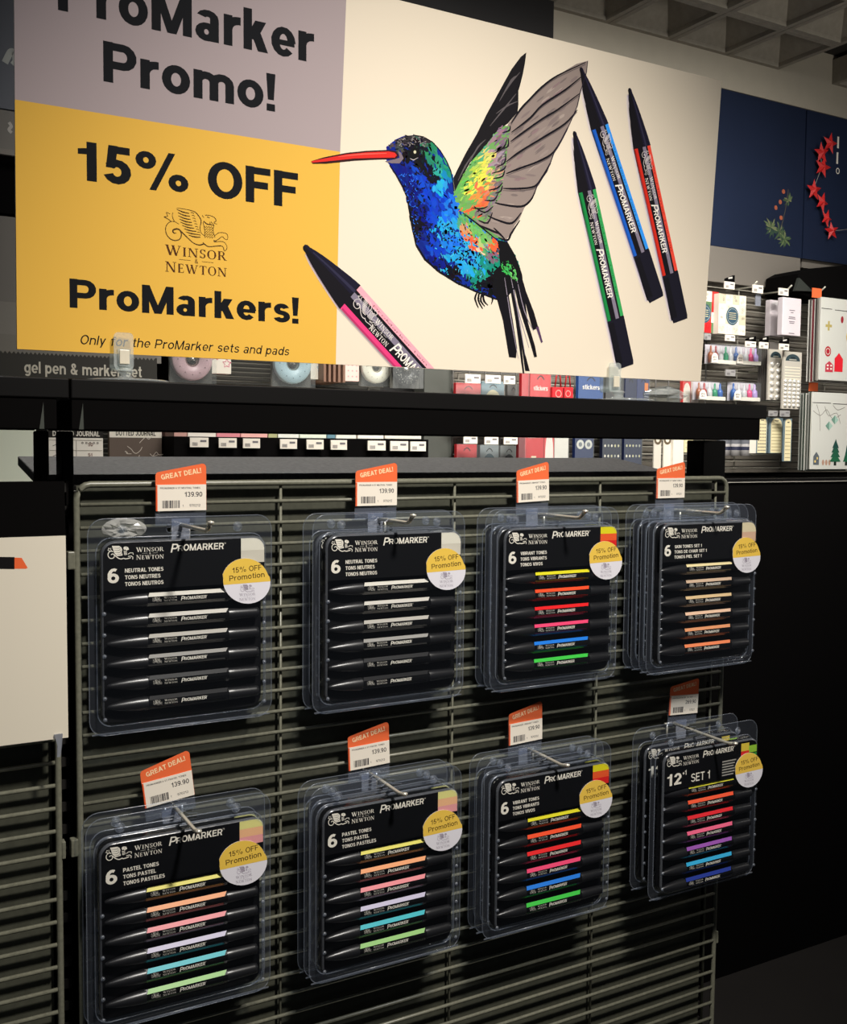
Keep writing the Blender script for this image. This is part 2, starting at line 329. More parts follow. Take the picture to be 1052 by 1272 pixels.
# ---- serif capitals built from strokes (unit height), for the two-line roman wordmark
def serif_letters():
    T, t, S = .17, .07, .05
    def bar(x0, y0, x1, y1, w): return [(x0-w/2, y0), (x0+w/2, y0), (x1+w/2, y1), (x1-w/2, y1)]
    def sf(x, y, w=.30): return [(x-w/2, y), (x+w/2, y), (x+w/2, y+S), (x-w/2, y+S)]
    def arc(cx, cy, rx, ry, a0, a1, w0, w1, n=14):
        out = []
        for k in range(n):
            q = []
            for kk in (k, k+1):
                a = math.radians(a0+(a1-a0)*kk/n); w = w0+(w1-w0)*abs(math.cos(a)); q.append((cx+rx*math.cos(a), cy+ry*math.sin(a), cx+(rx-w)*math.cos(a), cy+(ry-w0)*math.sin(a)))
            out.append([(q[0][0], q[0][1]), (q[1][0], q[1][1]), (q[1][2], q[1][3]), (q[0][2], q[0][3])])
        return out
    G = {}
    G['I'] = ([bar(.17, 0, .17, 1, T), sf(.17, 0), sf(.17, 1-S)], .34)
    G['N'] = ([bar(.16, 0, .16, 1, t), bar(.18, 1, .78, 0, T), bar(.80, 0, .80, 1, t), sf(.16, 0), sf(.12, 1-S, .22), sf(.80, 1-S)], .95)
    G['W'] = ([bar(.14, 1, .42, 0, T), bar(.42, 0, .66, 1, t), bar(.60, 1, .88, 0, T), bar(.88, 0, 1.14, 1, t), sf(.14, 1-S), sf(.62, 1-S, .26), sf(1.14, 1-S, .26)], 1.28)
    G['O'] = (arc(.42, .5, .42, .52, 0, 360, .06, .17, 26), .84)
    G['R'] = ([bar(.17, 0, .17, 1, T), sf(.17, 0), sf(.12, 1-S, .2), bar(.42, .5, .72, 0, T), sf(.78, 0, .2)]+arc(.40, .74, .26, .26, -90, 90, .06, .15)+[[(.2, .94), (.42, .94), (.42, 1), (.2, 1)], [(.2, .48), (.42, .48), (.42, .54), (.2, .54)]], .86)
    G['S'] = (arc(.30, .74, .25, .27, 20, 270, .07, .13)+arc(.30, .26, .26, .27, 90, -160, .07, .15)+[bar(.53, .72, .53, .98, .05), bar(.06, .02, .06, .28, .05)], .60)
    G['E'] = ([bar(.17, 0, .17, 1, T), [(.1, 0), (.6, 0), (.6, .06), (.1, .06)], [(.1, .94), (.56, .94), (.56, 1), (.1, 1)], [(.2, .48), (.46, .48), (.46, .54), (.2, .54)], bar(.585, .02, .61, .24, .05), bar(.55, .98, .55, .8, .05), bar(.46, .4, .46, .62, .05)], .66)
    G['T'] = ([bar(.36, 0, .36, 1, T), sf(.36, 0), [(.02, .94), (.70, .94), (.70, 1), (.02, 1)], bar(.04, .98, .02, .76, .05), bar(.68, .98, .70, .76, .05)], .74)
    return G
SG = serif_letters()
def serif(ink, word, x0, x1, z0, h, col, L=2, caps1=1.0):
    sizes = [caps1 if i == 0 else 1.0 for i in range(len(word))]
    tot = sum(SG[c][1]*s for c, s in zip(word, sizes))+.12*(len(word)-1); k = (x1-x0)/tot; x = x0
    for c, s in zip(word, sizes):
        for q in SG[c][0]: ink.raw([(x+a*k*s, z0+b*h*s-(s-1)*h*.12) for a, b in q], [(0, 1, 2, 3)], col, L)
        x += (SG[c][1]*s+.12)*k
def griffin(ink, x0, z0, wd, col, L=2, fill=None, thin=1.0):
    k = wd/655
    def p(l): return [(x0+(a-185)*k, z0+(455-b)*k) for a, b in l]
    def st(l, w_, sub=3): ink.stroke(p(l), [v*k*thin for v in w_], col, L+(1 if fill else 0), sub)
    if fill:
        ink.poly(p([(300, 84), (480, 90), (535, 130), (556, 190), (545, 250), (565, 335), (430, 350), (360, 270)]), fill, L)
        for q in (((330, 140), (470, 150), (500, 120)), ((345, 195), (475, 205), (510, 150)), ((370, 250), (490, 258), (525, 190)), ((410, 305), (520, 308), (540, 240))): ink.stroke(p(q), (3*k, 12*k, 4*k), (30, 30, 34), L+1, 3)
        ink.stroke(p([(330, 235), (290, 218), (240, 230), (205, 280), (210, 345), (250, 390), (300, 400), (345, 380), (360, 330), (340, 292), (305, 288), (280, 310)]), 20*k, fill, L, 2)
        ink.stroke(p([(350, 300), (420, 370), (480, 412), (540, 424), (590, 408), (630, 426), (700, 418), (770, 402)]), 24*k, fill, L, 2)
        ink.stroke(p([(262, 222), (225, 200), (190, 182), (222, 172), (212, 138), (250, 152)]), 16*k, fill, L); ink.stroke(p([(292, 216), (270, 172), (276, 132)]), 13*k, fill, L)
        ink.poly(p([(585, 150), (600, 118), (650, 114), (702, 132), (716, 165), (724, 196), (680, 200), (690, 215), (655, 212), (640, 190), (610, 200), (596, 185)]), fill, L); ink.disc(*p([(660, 150)])[0], 9*k, 9*k, (30, 30, 34), L+1, 8)
        for i in range(4): ink.stroke(p([(592+4*i, 222+28*i), (625, 240+28*i), (664+6*i, 222+28*i)]), 15*k, fill, L, 2)
        ink.stroke(p([(700, 312), (750, 277), (825, 282), (830, 330)]), 18*k, fill, L); ink.stroke(p([(700, 366), (780, 360), (822, 392), (815, 445)]), 20*k, fill, L); return
    st([(310, 90), (345, 84), (480, 95), (530, 130), (560, 180), (548, 250), (560, 300), (600, 325)], (3, 5, 9, 9, 6, 4))
    for a in (((315, 97), (375, 116), (440, 122)), ((325, 127), (385, 146), (446, 150)), ((330, 157), (390, 176), (452, 180)), ((340, 187), (400, 205), (465, 208)), ((350, 215), (410, 233), (472, 235)), ((365, 245), (425, 260), (490, 262)), ((385, 275), (440, 288), (510, 290)), ((405, 305), (460, 316), (535, 318)), ((430, 333), (490, 345), (552, 342))): st(list(a), (4, 12, 7))
    for i in range(9): st([(455+i*9, 112+i*26), (475+i*9, 110+i*26), (488+i*8, 120+i*26)], (5, 6, 4), 1)
    st([(335, 238), (290, 218), (240, 230), (205, 280), (210, 345), (250, 390), (300, 400), (345, 380), (360, 330), (340, 292), (305, 288), (275, 305), (285, 330), (310, 325)], (4, 6, 8, 9, 9, 14, 14, 5))
    st([(262, 222), (225, 200), (188, 184), (224, 175), (210, 138), (248, 150)], (7, 6, 5)); st([(292, 216), (270, 172), (276, 132)], (7, 6, 4))
    st([(340, 292), (420, 360), (480, 405), (540, 420), (590, 405), (630, 425), (700, 415), (760, 402)], (12, 8, 12, 8, 8))
    st([(575, 390), (600, 412)], (7, 10), 1); st([(570, 125), (588, 147)], (6, 6), 1)
    st([(600, 120), (650, 118), (700, 135), (712, 165), (690, 185), (724, 195)], (6, 7, 6)); st([(660, 178), (690, 210), (655, 205), (650, 180)], (6, 6)); st([(620, 135), (648, 142)], (8, 6), 1)
    st([(580, 190), (592, 250), (598, 330)], (6, 5)); st([(692, 205), (682, 260), (702, 330)], (6, 6)); st([(585, 180), (620, 205), (665, 205)], (10, 10))
    for r in range(5):
        for c in range(4): st([(592+c*24, 225+r*24), (602+c*24, 245+r*24), (614+c*24, 225+r*24)], (5, 6, 5), 1)
    st([(700, 310), (750, 275), (825, 280), (832, 335), (800, 330), (775, 312), (735, 345), (700, 365)], (6, 5, 7)); st([(685, 362), (715, 362)], (12, 8), 1)
    st([(690, 375), (780, 360), (820, 390), (825, 425), (800, 452), (780, 408), (720, 412)], (5, 6, 8))
def winsor(ink, x0, x1, zt, zb, col, L=2):     # two roman lines with an ampersand between
    h = zt-zb; hh = h*.36
    serif(ink, 'WINSOR', x0, x1*1.0, zt-hh*1.02, hh*.94, col, L, 1.14)
    serif(ink, 'NEWTON', x0, x1, zb, hh*.94, col, L, 1.14)
    xm = (x0+x1)/2; wd = x1-x0; zc = (zt+zb)/2
    ink.text('&', xm, zc-h*.09, h*.18, col, L, align=.5)
    ink.rect(x0+wd*.22, zc-h*.008, xm-wd*.09, zc+h*.008, col, L); ink.rect(xm+wd*.09, zc-h*.008, x1-wd*.22, zc+h*.008, col, L)
def promarker(ink, x0, x1, z0, h, col, L=2, T=None):
    wd = x1-x0
    ink.text('P', x0, z0-h*.18, h*1.32, col, L, bold=.03, slant=.22, x1=x0+wd*.115)
    ink.text('R', x0+wd*.125, z0, h*.86, col, L, bold=.03, slant=.12, x1=x0+wd*.215)
    ink.text('OMARKER', x0+wd*.225, z0, h, col, L, x1=x0+wd*.955, bold=.035, slant=.06)
    ink.text('TM', x0+wd*.965, z0+h*.8, h*.22, col, L, x1=x0+wd)
exec_order = []
# ================================================================= THE SETTING
def struct(o): o['kind'] = 'structure'; return o
struct(box('floor', mat('dark_floor_tile', (30, 28, 27), .4, 0, .4, .1, 3), -3, 5, -3, 3.2, -.02, 0))
struct(box('wall_back', mat('dark_wall_paint', (30, 29, 28), .8), -3, 5, 1.43, 1.5, 0, 2.9))
ZC = H0+1.19
ceil = struct(box('ceiling', mat('ceiling_void_dark', (38, 36, 33), .9), -3, 5, -3, 1.45, ZC+.09, ZC+.12))
CELL = mat('ceiling_grid_plaster', (150, 144, 132), .8, 0, .2, .08, 60)
def cell_mesh(p=.2235, hgt=.075):
    b = MB(); a, i, t, e = p/2-.001, p/2-.017, p/2-.066, .012
    def sq(r, z): return [(-r, -r, z), (r, -r, z), (r, r, z), (-r, r, z)]
    b.loft([sq(a, hgt), sq(a, 0), sq(i, 0), sq(i-.001, e), sq(t, hgt)], caps=False, smooth=False); return b.mesh('ceiling_cell')
cm = cell_mesh(); cm.materials.append(CELL)
for i in range(14):
    for j in range(6):
        if i == 10 and j < 3: continue
        o = link(bpy.data.objects.new('ceiling_cell', cm), ceil); o.location = (.245+i*.2235+(.018 if i > 9 else 0), 1.345-.115-j*.2235, ZC)
# bulkhead band above the posters
struct(box('trim_1', mat('bulkhead_paint', (172, 165, 150), .7, 0, .2, .03, 20), 1.486, 3.6, 1.34, 1.43, H0+1.095, ZC+.09))
struct(box('opening_fill', mat('opening_shade', (16, 14, 15), .7), -.5, 1.486, 1.30, 1.43, H0+1.02, ZC+.09))  # dark box put in for the shade of the opening beside the band
# ================================================================= WIRE DISPLAY PANELS
def wire_panel(name, label, xl, xr, verts, back_x):
    t = empty(name, (0, 0, H0), label, 'display grid', 'grey wire display grids of the stand')
    fr = MB(); r = .003; c = .012; zb = -.78
    def arcs(cx, cz, a0): return [(cx+c*math.cos(math.radians(a0+a)), 0, cz+c*math.sin(math.radians(a0+a))) for a in (0, 22, 45, 68, 90)]
    fr.tube(arcs(xr-c, -.003-c, 0)+arcs(xl+c, -.003-c, 90)+arcs(xl+c, zb+c, 180)+arcs(xr-c, zb+c, 270), r, 8, close=True)
    fr.build('frame', ROD, t)
    rm = MB(); rm.tube([(xl+.003, 0, 0), (xr-.003, 0, 0)], .0020, 6); me = rm.mesh('rod'); me.materials.append(ROD)
    for k in range(1, 37):
        o = link(bpy.data.objects.new('rod', me), t); o.location = (0, -.0012, -.003-k*.02078+.0028)
    vm = MB(); vm.tube([(0, .0022, -.006), (0, .0022, zb+.004)], .0015, 6); vme = vm.mesh('upright_wire'); vme.materials.append(ROD)
    for x in verts:
        o = link(bpy.data.objects.new('upright_wire', vme), t); o.location = (x, 0, 0)
    box('back_panel', SHEET, back_x[0], back_x[1],   .0095, .0110, zb, -.004, t)
    for z in (-.07, -.33, -.60):
        box('clip', ROD, xl-.0085, xl-.002, -.003, .006, z-.008, z+.008, t, .001)
        box('clip', ROD, xr+.002, xr+.0055, -.003, .006, z-.008, z+.008, t, .001)
    return t
wire_panel('display_grid', 'large grey wire grid panel hung with the marker packs', .006, .802, (.2, .4, .6, .786), (.008, .7865))
wire_panel('display_grid', 'grey wire grid panel at the left edge, under the white poster', -.81, -.0125, (-.61, -.41, -.21), (-.803, -.0165))
# slotted posts
def slotted(name, label, x0, x1, y, zt, zb=-1.40, cols=1):
    t = empty(name, ((x0+x1)/2, y, H0), label, 'post', 'slotted black posts of the shelving')
    hw = (x1-x0)/2; m = mat('slotted_post', (26, 24, 22), .6, 0, .25); b = MB()
    b.box(-hw, -hw+.002, 0, .03, zb, zt); b.box(hw-.002, hw, 0, .03, zb, zt); b.box(-.0008, .0008, 0, .004, zb, zt) if cols > 1 else None
    b.box(-hw, hw, .026, .03, zb, zt); b.build('channel', MATTE, t)
    rb = MB(); rb.box(-hw+.002, hw-.002, .0, .003, -.0042, .0042); me = rb.mesh('rung'); me.materials.append(m); k = 0
    z = zt-.006
    while z > -.75:
        o = link(bpy.data.objects.new('rung', me), t); o.location = (0, 0, z); z -= .02078
    return t
slotted('slotted_post', 'black slotted post standing between the two wire panels', -.0105, .0025, .016, .0)
slotted('slotted_post', 'black slotted post behind the right edge of the large wire panel', .789, .803, .02, -.008)
# back of the stand: black core so nothing shows through below
box('core', MATTE, -.81, .80, .055, .075, -1.38, -.012, empty('stand_core', (0, 0, H0), 'black core board of the stand behind the wire panels', 'board'))
# upper posts and top shelf
def post(x0, x1, y0, y1, label):
    b = MB(); b.box(x0, x1, y0, y1, H0-.012, H0+.0445); o = b.build('shelf_post', SHELF, bevel=.0015); tag(o, label, 'post', 'short black posts carrying the top shelf')
post(-.019, -.0102, .035, .065, 'short black post under the shelf joint, left one of the pair')
post(.001, .0113, .035, .065, 'short black post under the shelf joint, right one of the pair')
post(.7955, .8360, .035, .065, 'short wide black post carrying the right end of the top shelf')
def top_shelf(x0, x1, label):
    t = empty('top_shelf', ((x0+x1)/2, 0, H0+.0452), label, 'shelf', 'black top shelves above the wire panels'); hw = (x1-x0)/2
    b = MB(); b.box(-hw, hw, -.030, .086, .0262, .0433); b.build('shelf_board', SHELF, t, bevel=.0012)
    b = MB(); b.box(-hw+.0005, hw-.010, -.0285, -.0235, 0, .0262); b.box(-hw+.0005, hw-.010, .076, .082, 0, .0262); b.build('beam', MATTE, t, bevel=.0008)
    for s_ in (-hw+.006, hw-.0225):
        b = MB(); b.box(s_, s_+.0025, -.0235, .076, 0, .0262); b.build('bracket', SHELF, t)
    return t
top_shelf(-.0035, .838, 'long black top shelf carrying the large promotion sign')
top_shelf(-.84, -.0050, 'black top shelf section cut off by the left edge')
for i, px in enumerate((55, 104)):
    b = MB(); x = P(px, 530, -.029).x; b.add([(x, -.0292, H0+.0455), (x-.0040, -.0292, H0+.0455), (x-.0005, -.0292, H0+.068), (x, -.0286, H0+.0455), (x-.0040, -.0286, H0+.0455), (x-.0005, -.0286, H0+.068)], [(0, 1, 2), (5, 4, 3), (0, 2, 5, 3), (1, 0, 3, 4), (2, 1, 4, 5)])
    tag(b.build('shelf_gusset', mat('bracket_grey', (60, 64, 58), .5)), 'thin grey gusset on the beam near the joint of the top shelves, %s one' % ('left', 'right')[i], 'bracket')
# sloping ledge behind the panel
b = MB()
for (y0, z0, y1, z1, th, xo) in ((.095, .0035, .200, .0195, .010, 0),):
    b.add([(-.012, y0, z0), (.79, y0, z0), (.79, y1, z1), (-.012, y1, z1), (-.012, y0, z0-th), (.79, y0, z0-th), (.79, y1, z1-th), (-.012, y1, z1-th)], [(0, 1, 2, 3), (7, 6, 5, 4), (0, 4, 5, 1), (1, 5, 6, 2), (2, 6, 7, 3), (3, 7, 4, 0)])
    led = b.build('sloping_shelf', LEDGE, None, (0, 0, H0), .001)
tag(led, 'dusty dark grey sloping shelf behind the top of the wire panel', 'shelf')
# ================================================================= LARGE SIGN
YS = .030
def S(x, y): p = P(x, y, YS); return (p.x, p.z-H0)
sign = empty('promotion_sign', (0, YS, H0), 'large promotion sign with hummingbird artwork standing on the top shelf', 'sign')
QB = [(-.0370, .1160), (.7827, .1190), (.8060, .4970), (-.0345, .4960)]
b = MB(); b.prism(QB, 0, .004); b.build('board', mat('foam_board', (222, 214, 200), .6, 0, .2), sign)
ink = Ink(S)
P_ = lambda x, z: (x, z)
base = Ink()
YEL, LAV, CRM, TXT = (226, 178, 74), (168, 154, 156), (228, 216, 196), (13, 15, 20)
DB, DM, DT = (.2720, .1170), (.2759, .3320), (.2825, .4964)
base.conv([QB[0], DB, DM, (-.0358, .3312)], YEL, 1)
base.conv([(-.0358, .3312), DM, DT, QB[3]], LAV, 1)
base.conv([DB, QB[1], QB[2], DT, DM], CRM, 1)
def line(txt, pl, pr, ptop, bold=.035, slant=0, L=3, col=TXT, spacing=1.0):
    a, b_, t = S(*pl), S(*pr), S(*ptop); z = (a[1]+b_[1])/2
    base.text(txt, a[0], z, t[1]-a[1], col, L, x1=b_[0], bold=bold, slant=slant, spacing=spacing)
line('ProMarker', (72, 13.3), (390, 77.5), (72, -43), .052)
line('Promo!', (128.5, 102), (342, 138), (128.5, 51.5), .052)
line('15% OFF', (97, 224), (370, 258), (97, 175.3), .052)
line('ProMarkers!', (86.6, 381.7), (371, 402.5), (86.6, 345.6), .052)
line('Only for the ProMarker sets and pads', (99, 427.5), (358.4, 441.5), (99, 415.8), .008, .2)
GA = S(203.5, 306); GB = S(283.5, 306)
griffin(base, GA[0], (GA[1]+S(283.5, 311)[1])/2, GB[0]-GA[0], (72, 50, 22), 3, None, 1.05)
winsor(base, S(205, 320)[0], S(281.5, 320)[0], S(205, 304)[1], S(281.5, 344)[1], (78, 44, 20), 3)
# --- printed markers
def printed_marker(tip, end, dark, light, shade, ratio=.094, L=4):
    a, e = S(*tip), S(*end); ln = math.hypot(e[0]-a[0], e[1]-a[1]); dx, dz = (e[0]-a[0])/ln, (e[1]-a[1])/ln; wd = ln*ratio
    k = Ink(lambda s_, t_: (a[0]+dx*s_-dz*t_, a[1]+dz*s_+dx*t_), clip=.1178)
    def prof(s_): return (max(0, min(1, s_/.24)))**.62 if s_ < .24 else 1
    hw = wd/2
    for g, c_ in (((.30, (226, 214, 204)), (.22, (206, 196, 198)), (.14, (178, 170, 184)), (.08, (140, 132, 156))) if shade else ((.13, (198, 180, 176)), (.07, (150, 134, 144)))):
        k.poly([(.02*ln, -hw*.2-hw*g)]+[(x*ln, -hw*prof(x)-hw*g*1.2) for x in (.06, .12, .18, .24, .6, .985)]+[(ln, -hw*.4), (.5*ln, 0)], c_ if shade else c_, L-1)
    NV, BK = (22, 20, 40), (17, 15, 22)
    xs = [0, .008, .02, .04, .07, .1, .14, .18, .22, .245]
    up = [(x*ln, hw*(.10 if x == 0 else max(.2, prof(x))*1.04)) for x in xs]; dn = [(x*ln, -hw*(.10 if x == 0 else max(.2, prof(x))*1.04)) for x in xs]
    k.poly(up+dn[::-1], NV, L); k.poly([(x, z*.15) for x, z in up]+dn[::-1], BK, L+1)
    k.poly([(x, z*.55) for x, z in up[3:]]+[(x, z*.35) for x, z in up[3:]][::-1], (44, 42, 66), L+1)
    k.conv([(.24*ln, -hw), (.80*ln, -hw), (.80*ln, hw), (.24*ln, hw)], BK, L)
    k.conv([(.245*ln, hw*.62), (.785*ln, hw*.62), (.785*ln, hw), (.245*ln, hw)], light, L+1)
    k.conv([(.245*ln, -hw), (.795*ln, -hw), (.795*ln, -hw*.58), (.245*ln, -hw*.58)], dark, L+1)
    k.conv([(.25*ln, -hw*.98), (.79*ln, -hw*.98), (.79*ln, -hw*.86), (.25*ln, -hw*.86)], tuple(int(c*.8) for c in dark), L+2)
    k.conv([(.245*ln, hw*.02), (.795*ln, hw*.02), (.795*ln, hw*.42), (.245*ln, hw*.42)], (128, 120, 138), L+1)
    k.poly([(.79*ln, -hw*1.02), (.985*ln, -hw*.98), (ln, -hw*.9), (1.0*ln, hw*.9), (.985*ln, hw*.99), (.79*ln, hw*1.02)], (21, 20, 34), L+2)
    k.conv([(.80*ln, -hw*1.0), (.98*ln, -hw*.96), (.98*ln, -hw*.3), (.80*ln, -hw*.3)], (15, 14, 22), L+3)
    griffin(k, .262*ln, -hw*.42, wd*1.05, (222, 214, 210), L+3, None, 1.4)
    winsor(k, .372*ln, .468*ln, hw*.42, -hw*.5, (226, 220, 212), L+3)
    promarker(k, .485*ln, .705*ln, -hw*.36, hw*.62, (238, 232, 222), L+3)
    k.text('ProMarker twin tip', .33*ln, hw*.70, hw*.14, tuple(int(c*.6) for c in light), L+2, x1=.7*ln)
    n = len(base.v); base.v += k.v; base.f += [tuple(i+n for i in f) for f in k.f]; base.c += k.c
printed_marker((721, 83.8), (815.2, 372), (26, 92, 196), (48, 148, 240), 1)
printed_marker((781.5, 109.5), (845, 398.5), (206, 42, 28), (232, 72, 54), 1)
printed_marker((713, 163), (777.5, 455.5), (24, 132, 66), (52, 160, 86), 1)
printed_marker((377.3, 305.2), (595, 546), (226, 62, 124), (246, 166, 180), 0, .118)
# --- hummingbird artwork
def z1(x, y): return (540+x/5.26, 50+y/5.26)
def z2(x, y): return (480+x/5.26, 150+y/5.26)
def z3(x, y): return (480+x/5.26, 280+y/5.26)
BODY = [z2(*p) for p in ((0, 180), (25, 150), (60, 122), (110, 100), (180, 94), (240, 105), (300, 140), (350, 195), (390, 260), (420, 330), (432, 390), (440, 460), (490, 600), (600, 690), (700, 760), (790, 790), (840, 880), (880, 990))]+[z3(*p) for p in ((886, 345), (780, 470), (720, 482), (580, 430), (460, 375), (340, 300), (250, 220), (195, 130))]+[z2(*p) for p in ((165, 680), (135, 500), (110, 440), (60, 350), (20, 290), (0, 262))]
GREYW = [z1(*p) for p in ((480, 545), (540, 470), (620, 385), (700, 310), (770, 250), (850, 200), (925, 155), (998, 135), (990, 210), (965, 290), (948, 345), (930, 430), (905, 490), (870, 570), (835, 640), (780, 730), (758, 790), (730, 860), (670, 945), (650, 1000))]+[z2(*p) for p in ((970, 460), (940, 520), (900, 570), (870, 640), (840, 680), (810, 740), (780, 782), (740, 760), (600, 680), (560, 600))]
BLACKW = [z1(*p) for p in ((120, 900), (160, 820), (200, 740), (270, 620), (340, 480), (390, 390), (450, 280), (500, 190), (560, 110), (597, 80), (588, 150), (575, 220), (555, 300), (545, 330), (545, 420), (540, 470), (480, 540), (400, 600), (330, 690), (230, 800), (180, 890), (130, 988))]
COVERT = [z1(*p) for p in ((128, 985), (180, 890), (240, 790), (330, 690), (380, 620), (430, 560), (495, 560), (480, 640), (470, 740), (462, 830), (445, 900), (440, 960), (425, 1030))]+[z2(*p) for p in ((690, 560), (670, 640), (640, 665), (580, 640), (520, 610), (480, 590), (450, 520), (436, 460))]
TAIL = [[z3(*p) for p in q] for q in (((720, 480), (760, 620), (800, 860), (845, 866), (852, 800), (800, 470), (780, 300), (700, 300)),
    ((790, 320), (840, 600), (890, 970), (900, 968), (858, 560), (830, 400)), ((800, 330), (850, 560), (905, 950), (935, 952), (900, 820), (850, 560), (830, 340)),
    ((820, 330), (860, 520), (930, 740), (965, 862), (982, 858), (970, 790), (925, 640), (886, 360)), ((860, 340), (900, 480), (955, 685), (968, 680), (992, 668), (960, 560), (910, 430), (886, 345)),
    ((975, 665), (1010, 768), (1020, 762), (992, 660)))]
def inside(p, poly):
    x, y = p; c = False; n = len(poly)
    for i in range(n):
        (x1, y1), (x2, y2) = poly[i], poly[(i+1) % n]
        if (y1 > y) != (y2 > y) and x < (x2-x1)*(y-y1)/(y2-y1)+x1: c = not c
    return c
def dab(x, y, l, wd, a, col, L):
    c, s_ = math.cos(a), math.sin(a)
    ink.conv([(x+u*c-v*s_, y+u*s_+v*c) for u, v in ((-l/2, 0), (-l*.2, -wd/2), (l*.25, -wd*.4), (l/2, 0), (l*.2, wd/2), (-l*.25, wd*.4))], col, L)
def scatter(poly, n, seeds, lr, wr, ang, L, jitter=10, pick=3, jc=12):
    xs = [p[0] for p in poly]; ys = [p[1] for p in poly]; k = 0
    while k < n:
        x, y = random.uniform(min(xs), max(xs)), random.uniform(min(ys), max(ys))
        if not inside((x, y), poly): continue
        k += 1; sx, sy = x+random.gauss(0, jitter), y+random.gauss(0, jitter)
        s_ = min(seeds, key=lambda q: (q[0]-sx)**2+(q[1]-sy)**2); c = tuple(max(0, min(255, v+random.randint(-jc, jc))) for v in s_[2])
        a_ = math.radians(ang+random.gauss(0, 22)); l_ = random.uniform(*lr); w_ = random.uniform(*wr)
        if not (inside((x+l_/2*math.cos(a_), y+l_/2*math.sin(a_)), poly) and inside((x-l_/2*math.cos(a_), y-l_/2*math.sin(a_)), poly)): l_ *= .4; w_ *= .5
        dab(x, y, l_, w_, a_, c, L+random.choice((0, 1)))
ink.poly(BODY, (10, 40, 140), 4)
NAVY, BLU, SKY, CY_, GRN, TEAL, BK = (4, 22, 118), (8, 62, 190), (24, 112, 222), (34, 158, 214), (58, 150, 84), (24, 138, 118), (12, 12, 22)
seeds = [(x, y, c) for x, y, c in [(500,174,(70,66,70)),(512,180,BK),(524,176,(52,84,70)),(536,182,(44,124,88)),(548,196,(40,146,110)),(554,212,TEAL),(540,196,(36,128,96)),(556,222,(20,126,190)),(542,214,(40,160,150)),(522,196,BK),(514,196,BK),(532,210,BK),(538,220,BK),(488,204,NAVY),
 (498,216,NAVY),(506,226,NAVY),(520,224,BLU),(516,240,NAVY),(512,258,NAVY),(526,238,BLU),(534,232,BLU),(548,232,CY_),(556,238,SKY),(560,250,SKY),(566,262,SKY),(548,250,BLU),(536,254,BLU),(524,262,NAVY),(552,266,SKY),(540,270,BLU),(518,280,BK),(530,284,NAVY),(546,284,CY_),(556,280,CY_),(522,300,NAVY),(534,304,BLU),
 (528,316,NAVY),(548,312,BLU),(560,306,SKY),(556,322,CY_),(570,316,CY_),(580,326,CY_),(588,330,CY_),(544,328,NAVY),(562,338,BK),(574,346,CY_),(586,350,TEAL),(596,344,TEAL),(604,336,TEAL),(610,350,BK),(600,362,BK),(620,360,BK),(572,352,BK)]]
scatter(BODY, 900, seeds, (7, 15), (3, 6.5), 60, 5, 3.0)
ink.poly([(489, 180), (494, 173), (505, 168.6), (518, 168), (530, 172), (540, 179), (530, 178), (515, 176), (500, 178)], (46, 42, 46), 6)
green2 = [(568, 264), (576, 266), (592, 279), (606, 289), (618, 300), (622, 322), (612, 328), (598, 316), (584, 310), (574, 296), (566, 280)]
s2 = [(578,272,(96,168,88)),(590,284,(104,176,92)),(602,292,(104,170,96)),(584,296,(226,110,70)),(587,304,(232,96,54)),(596,304,(176,190,120)),(612,306,(238,92,52)),(606,300,(120,176,100)),(576,286,(200,150,100)),(570,290,(34,150,214)),(612,318,(120,100,116)),(602,314,(90,150,100)),(596,312,(220,190,160)),(570,272,(80,160,120)),(618,316,(84,70,84))]
scatter(green2, 260, s2, (6, 12), (1.8, 4), 52, 7, 3)
blk = [z2(*p) for p in ((725, 780), (790, 792), (840, 880), (884, 1000))]+[z3(*p) for p in ((888, 345), (780, 480), (720, 480), (690, 430), (700, 300), (742, 262), (730, 150))]
ink.poly(blk, (12, 12, 16), 8)
scatter([z3(*p) for p in ((745, 240), (800, 228), (850, 300), (858, 370), (820, 350), (780, 320), (750, 300))], 60, [(630, 332, (58, 168, 80)), (640, 342, (96, 190, 96))], (3, 6), (1, 2.2), 60, 9, 4)
# black flecks over the breast and cheek
def flecks(n, reg, L=9, lr=(2.5, 6), wr=(1, 2.2), ang=50, prob=None, col=BK):
    k = 0
    while k < n:
        x, y = random.uniform(reg[0], reg[2]), random.uniform(reg[1], reg[3])
        if not inside((x, y), BODY): continue
        k += 1
        if prob and random.random() > prob(x, y): continue
        dab(x, y, random.uniform(*lr), random.uniform(*wr), math.radians(random.choice((ang, -ang))+random.gauss(0, 35)), col, L)
flecks(210, (500, 225, 535, 300), prob=lambda x, y: .75 if x < 522 else .35)
flecks(260, (520, 268, 600, 330), prob=lambda x, y: .62 if abs((y-268)-(x-520)*.78) < 16 else .2)
flecks(200, (530, 318, 616, 368), prob=lambda x, y: .95 if y > 322+(x-530)*.42 else .3)
flecks(130, (506, 184, 544, 226), prob=lambda x, y: .9 if abs((y-188)-(x-508)*1.0) < 12 else .05)
flecks(60, (492, 168, 526, 188), prob=lambda x, y: .7, ang=10); flecks(50, (494, 170, 528, 182), 10, (2, 4), (.5, .9), 10, None, (150, 142, 144))
flecks(50, (494, 215, 520, 330), 10, (2, 4), (.5, 1.1), 60, None, (40, 110, 230)); flecks(40, (540, 290, 600, 345), 10, (2, 5), (.6, 1.4), 60, None, (70, 190, 220))
ink.disc(514.5, 190.5, 6.2, 6.8, (10, 10, 12), 10, 14); ink.disc(515, 189, 1.7, 2.1, (205, 200, 170), 11, 10)
ink.stroke([(509, 197), (513, 199), (519, 196)], (.6, 1, .5), (190, 180, 180), 11)
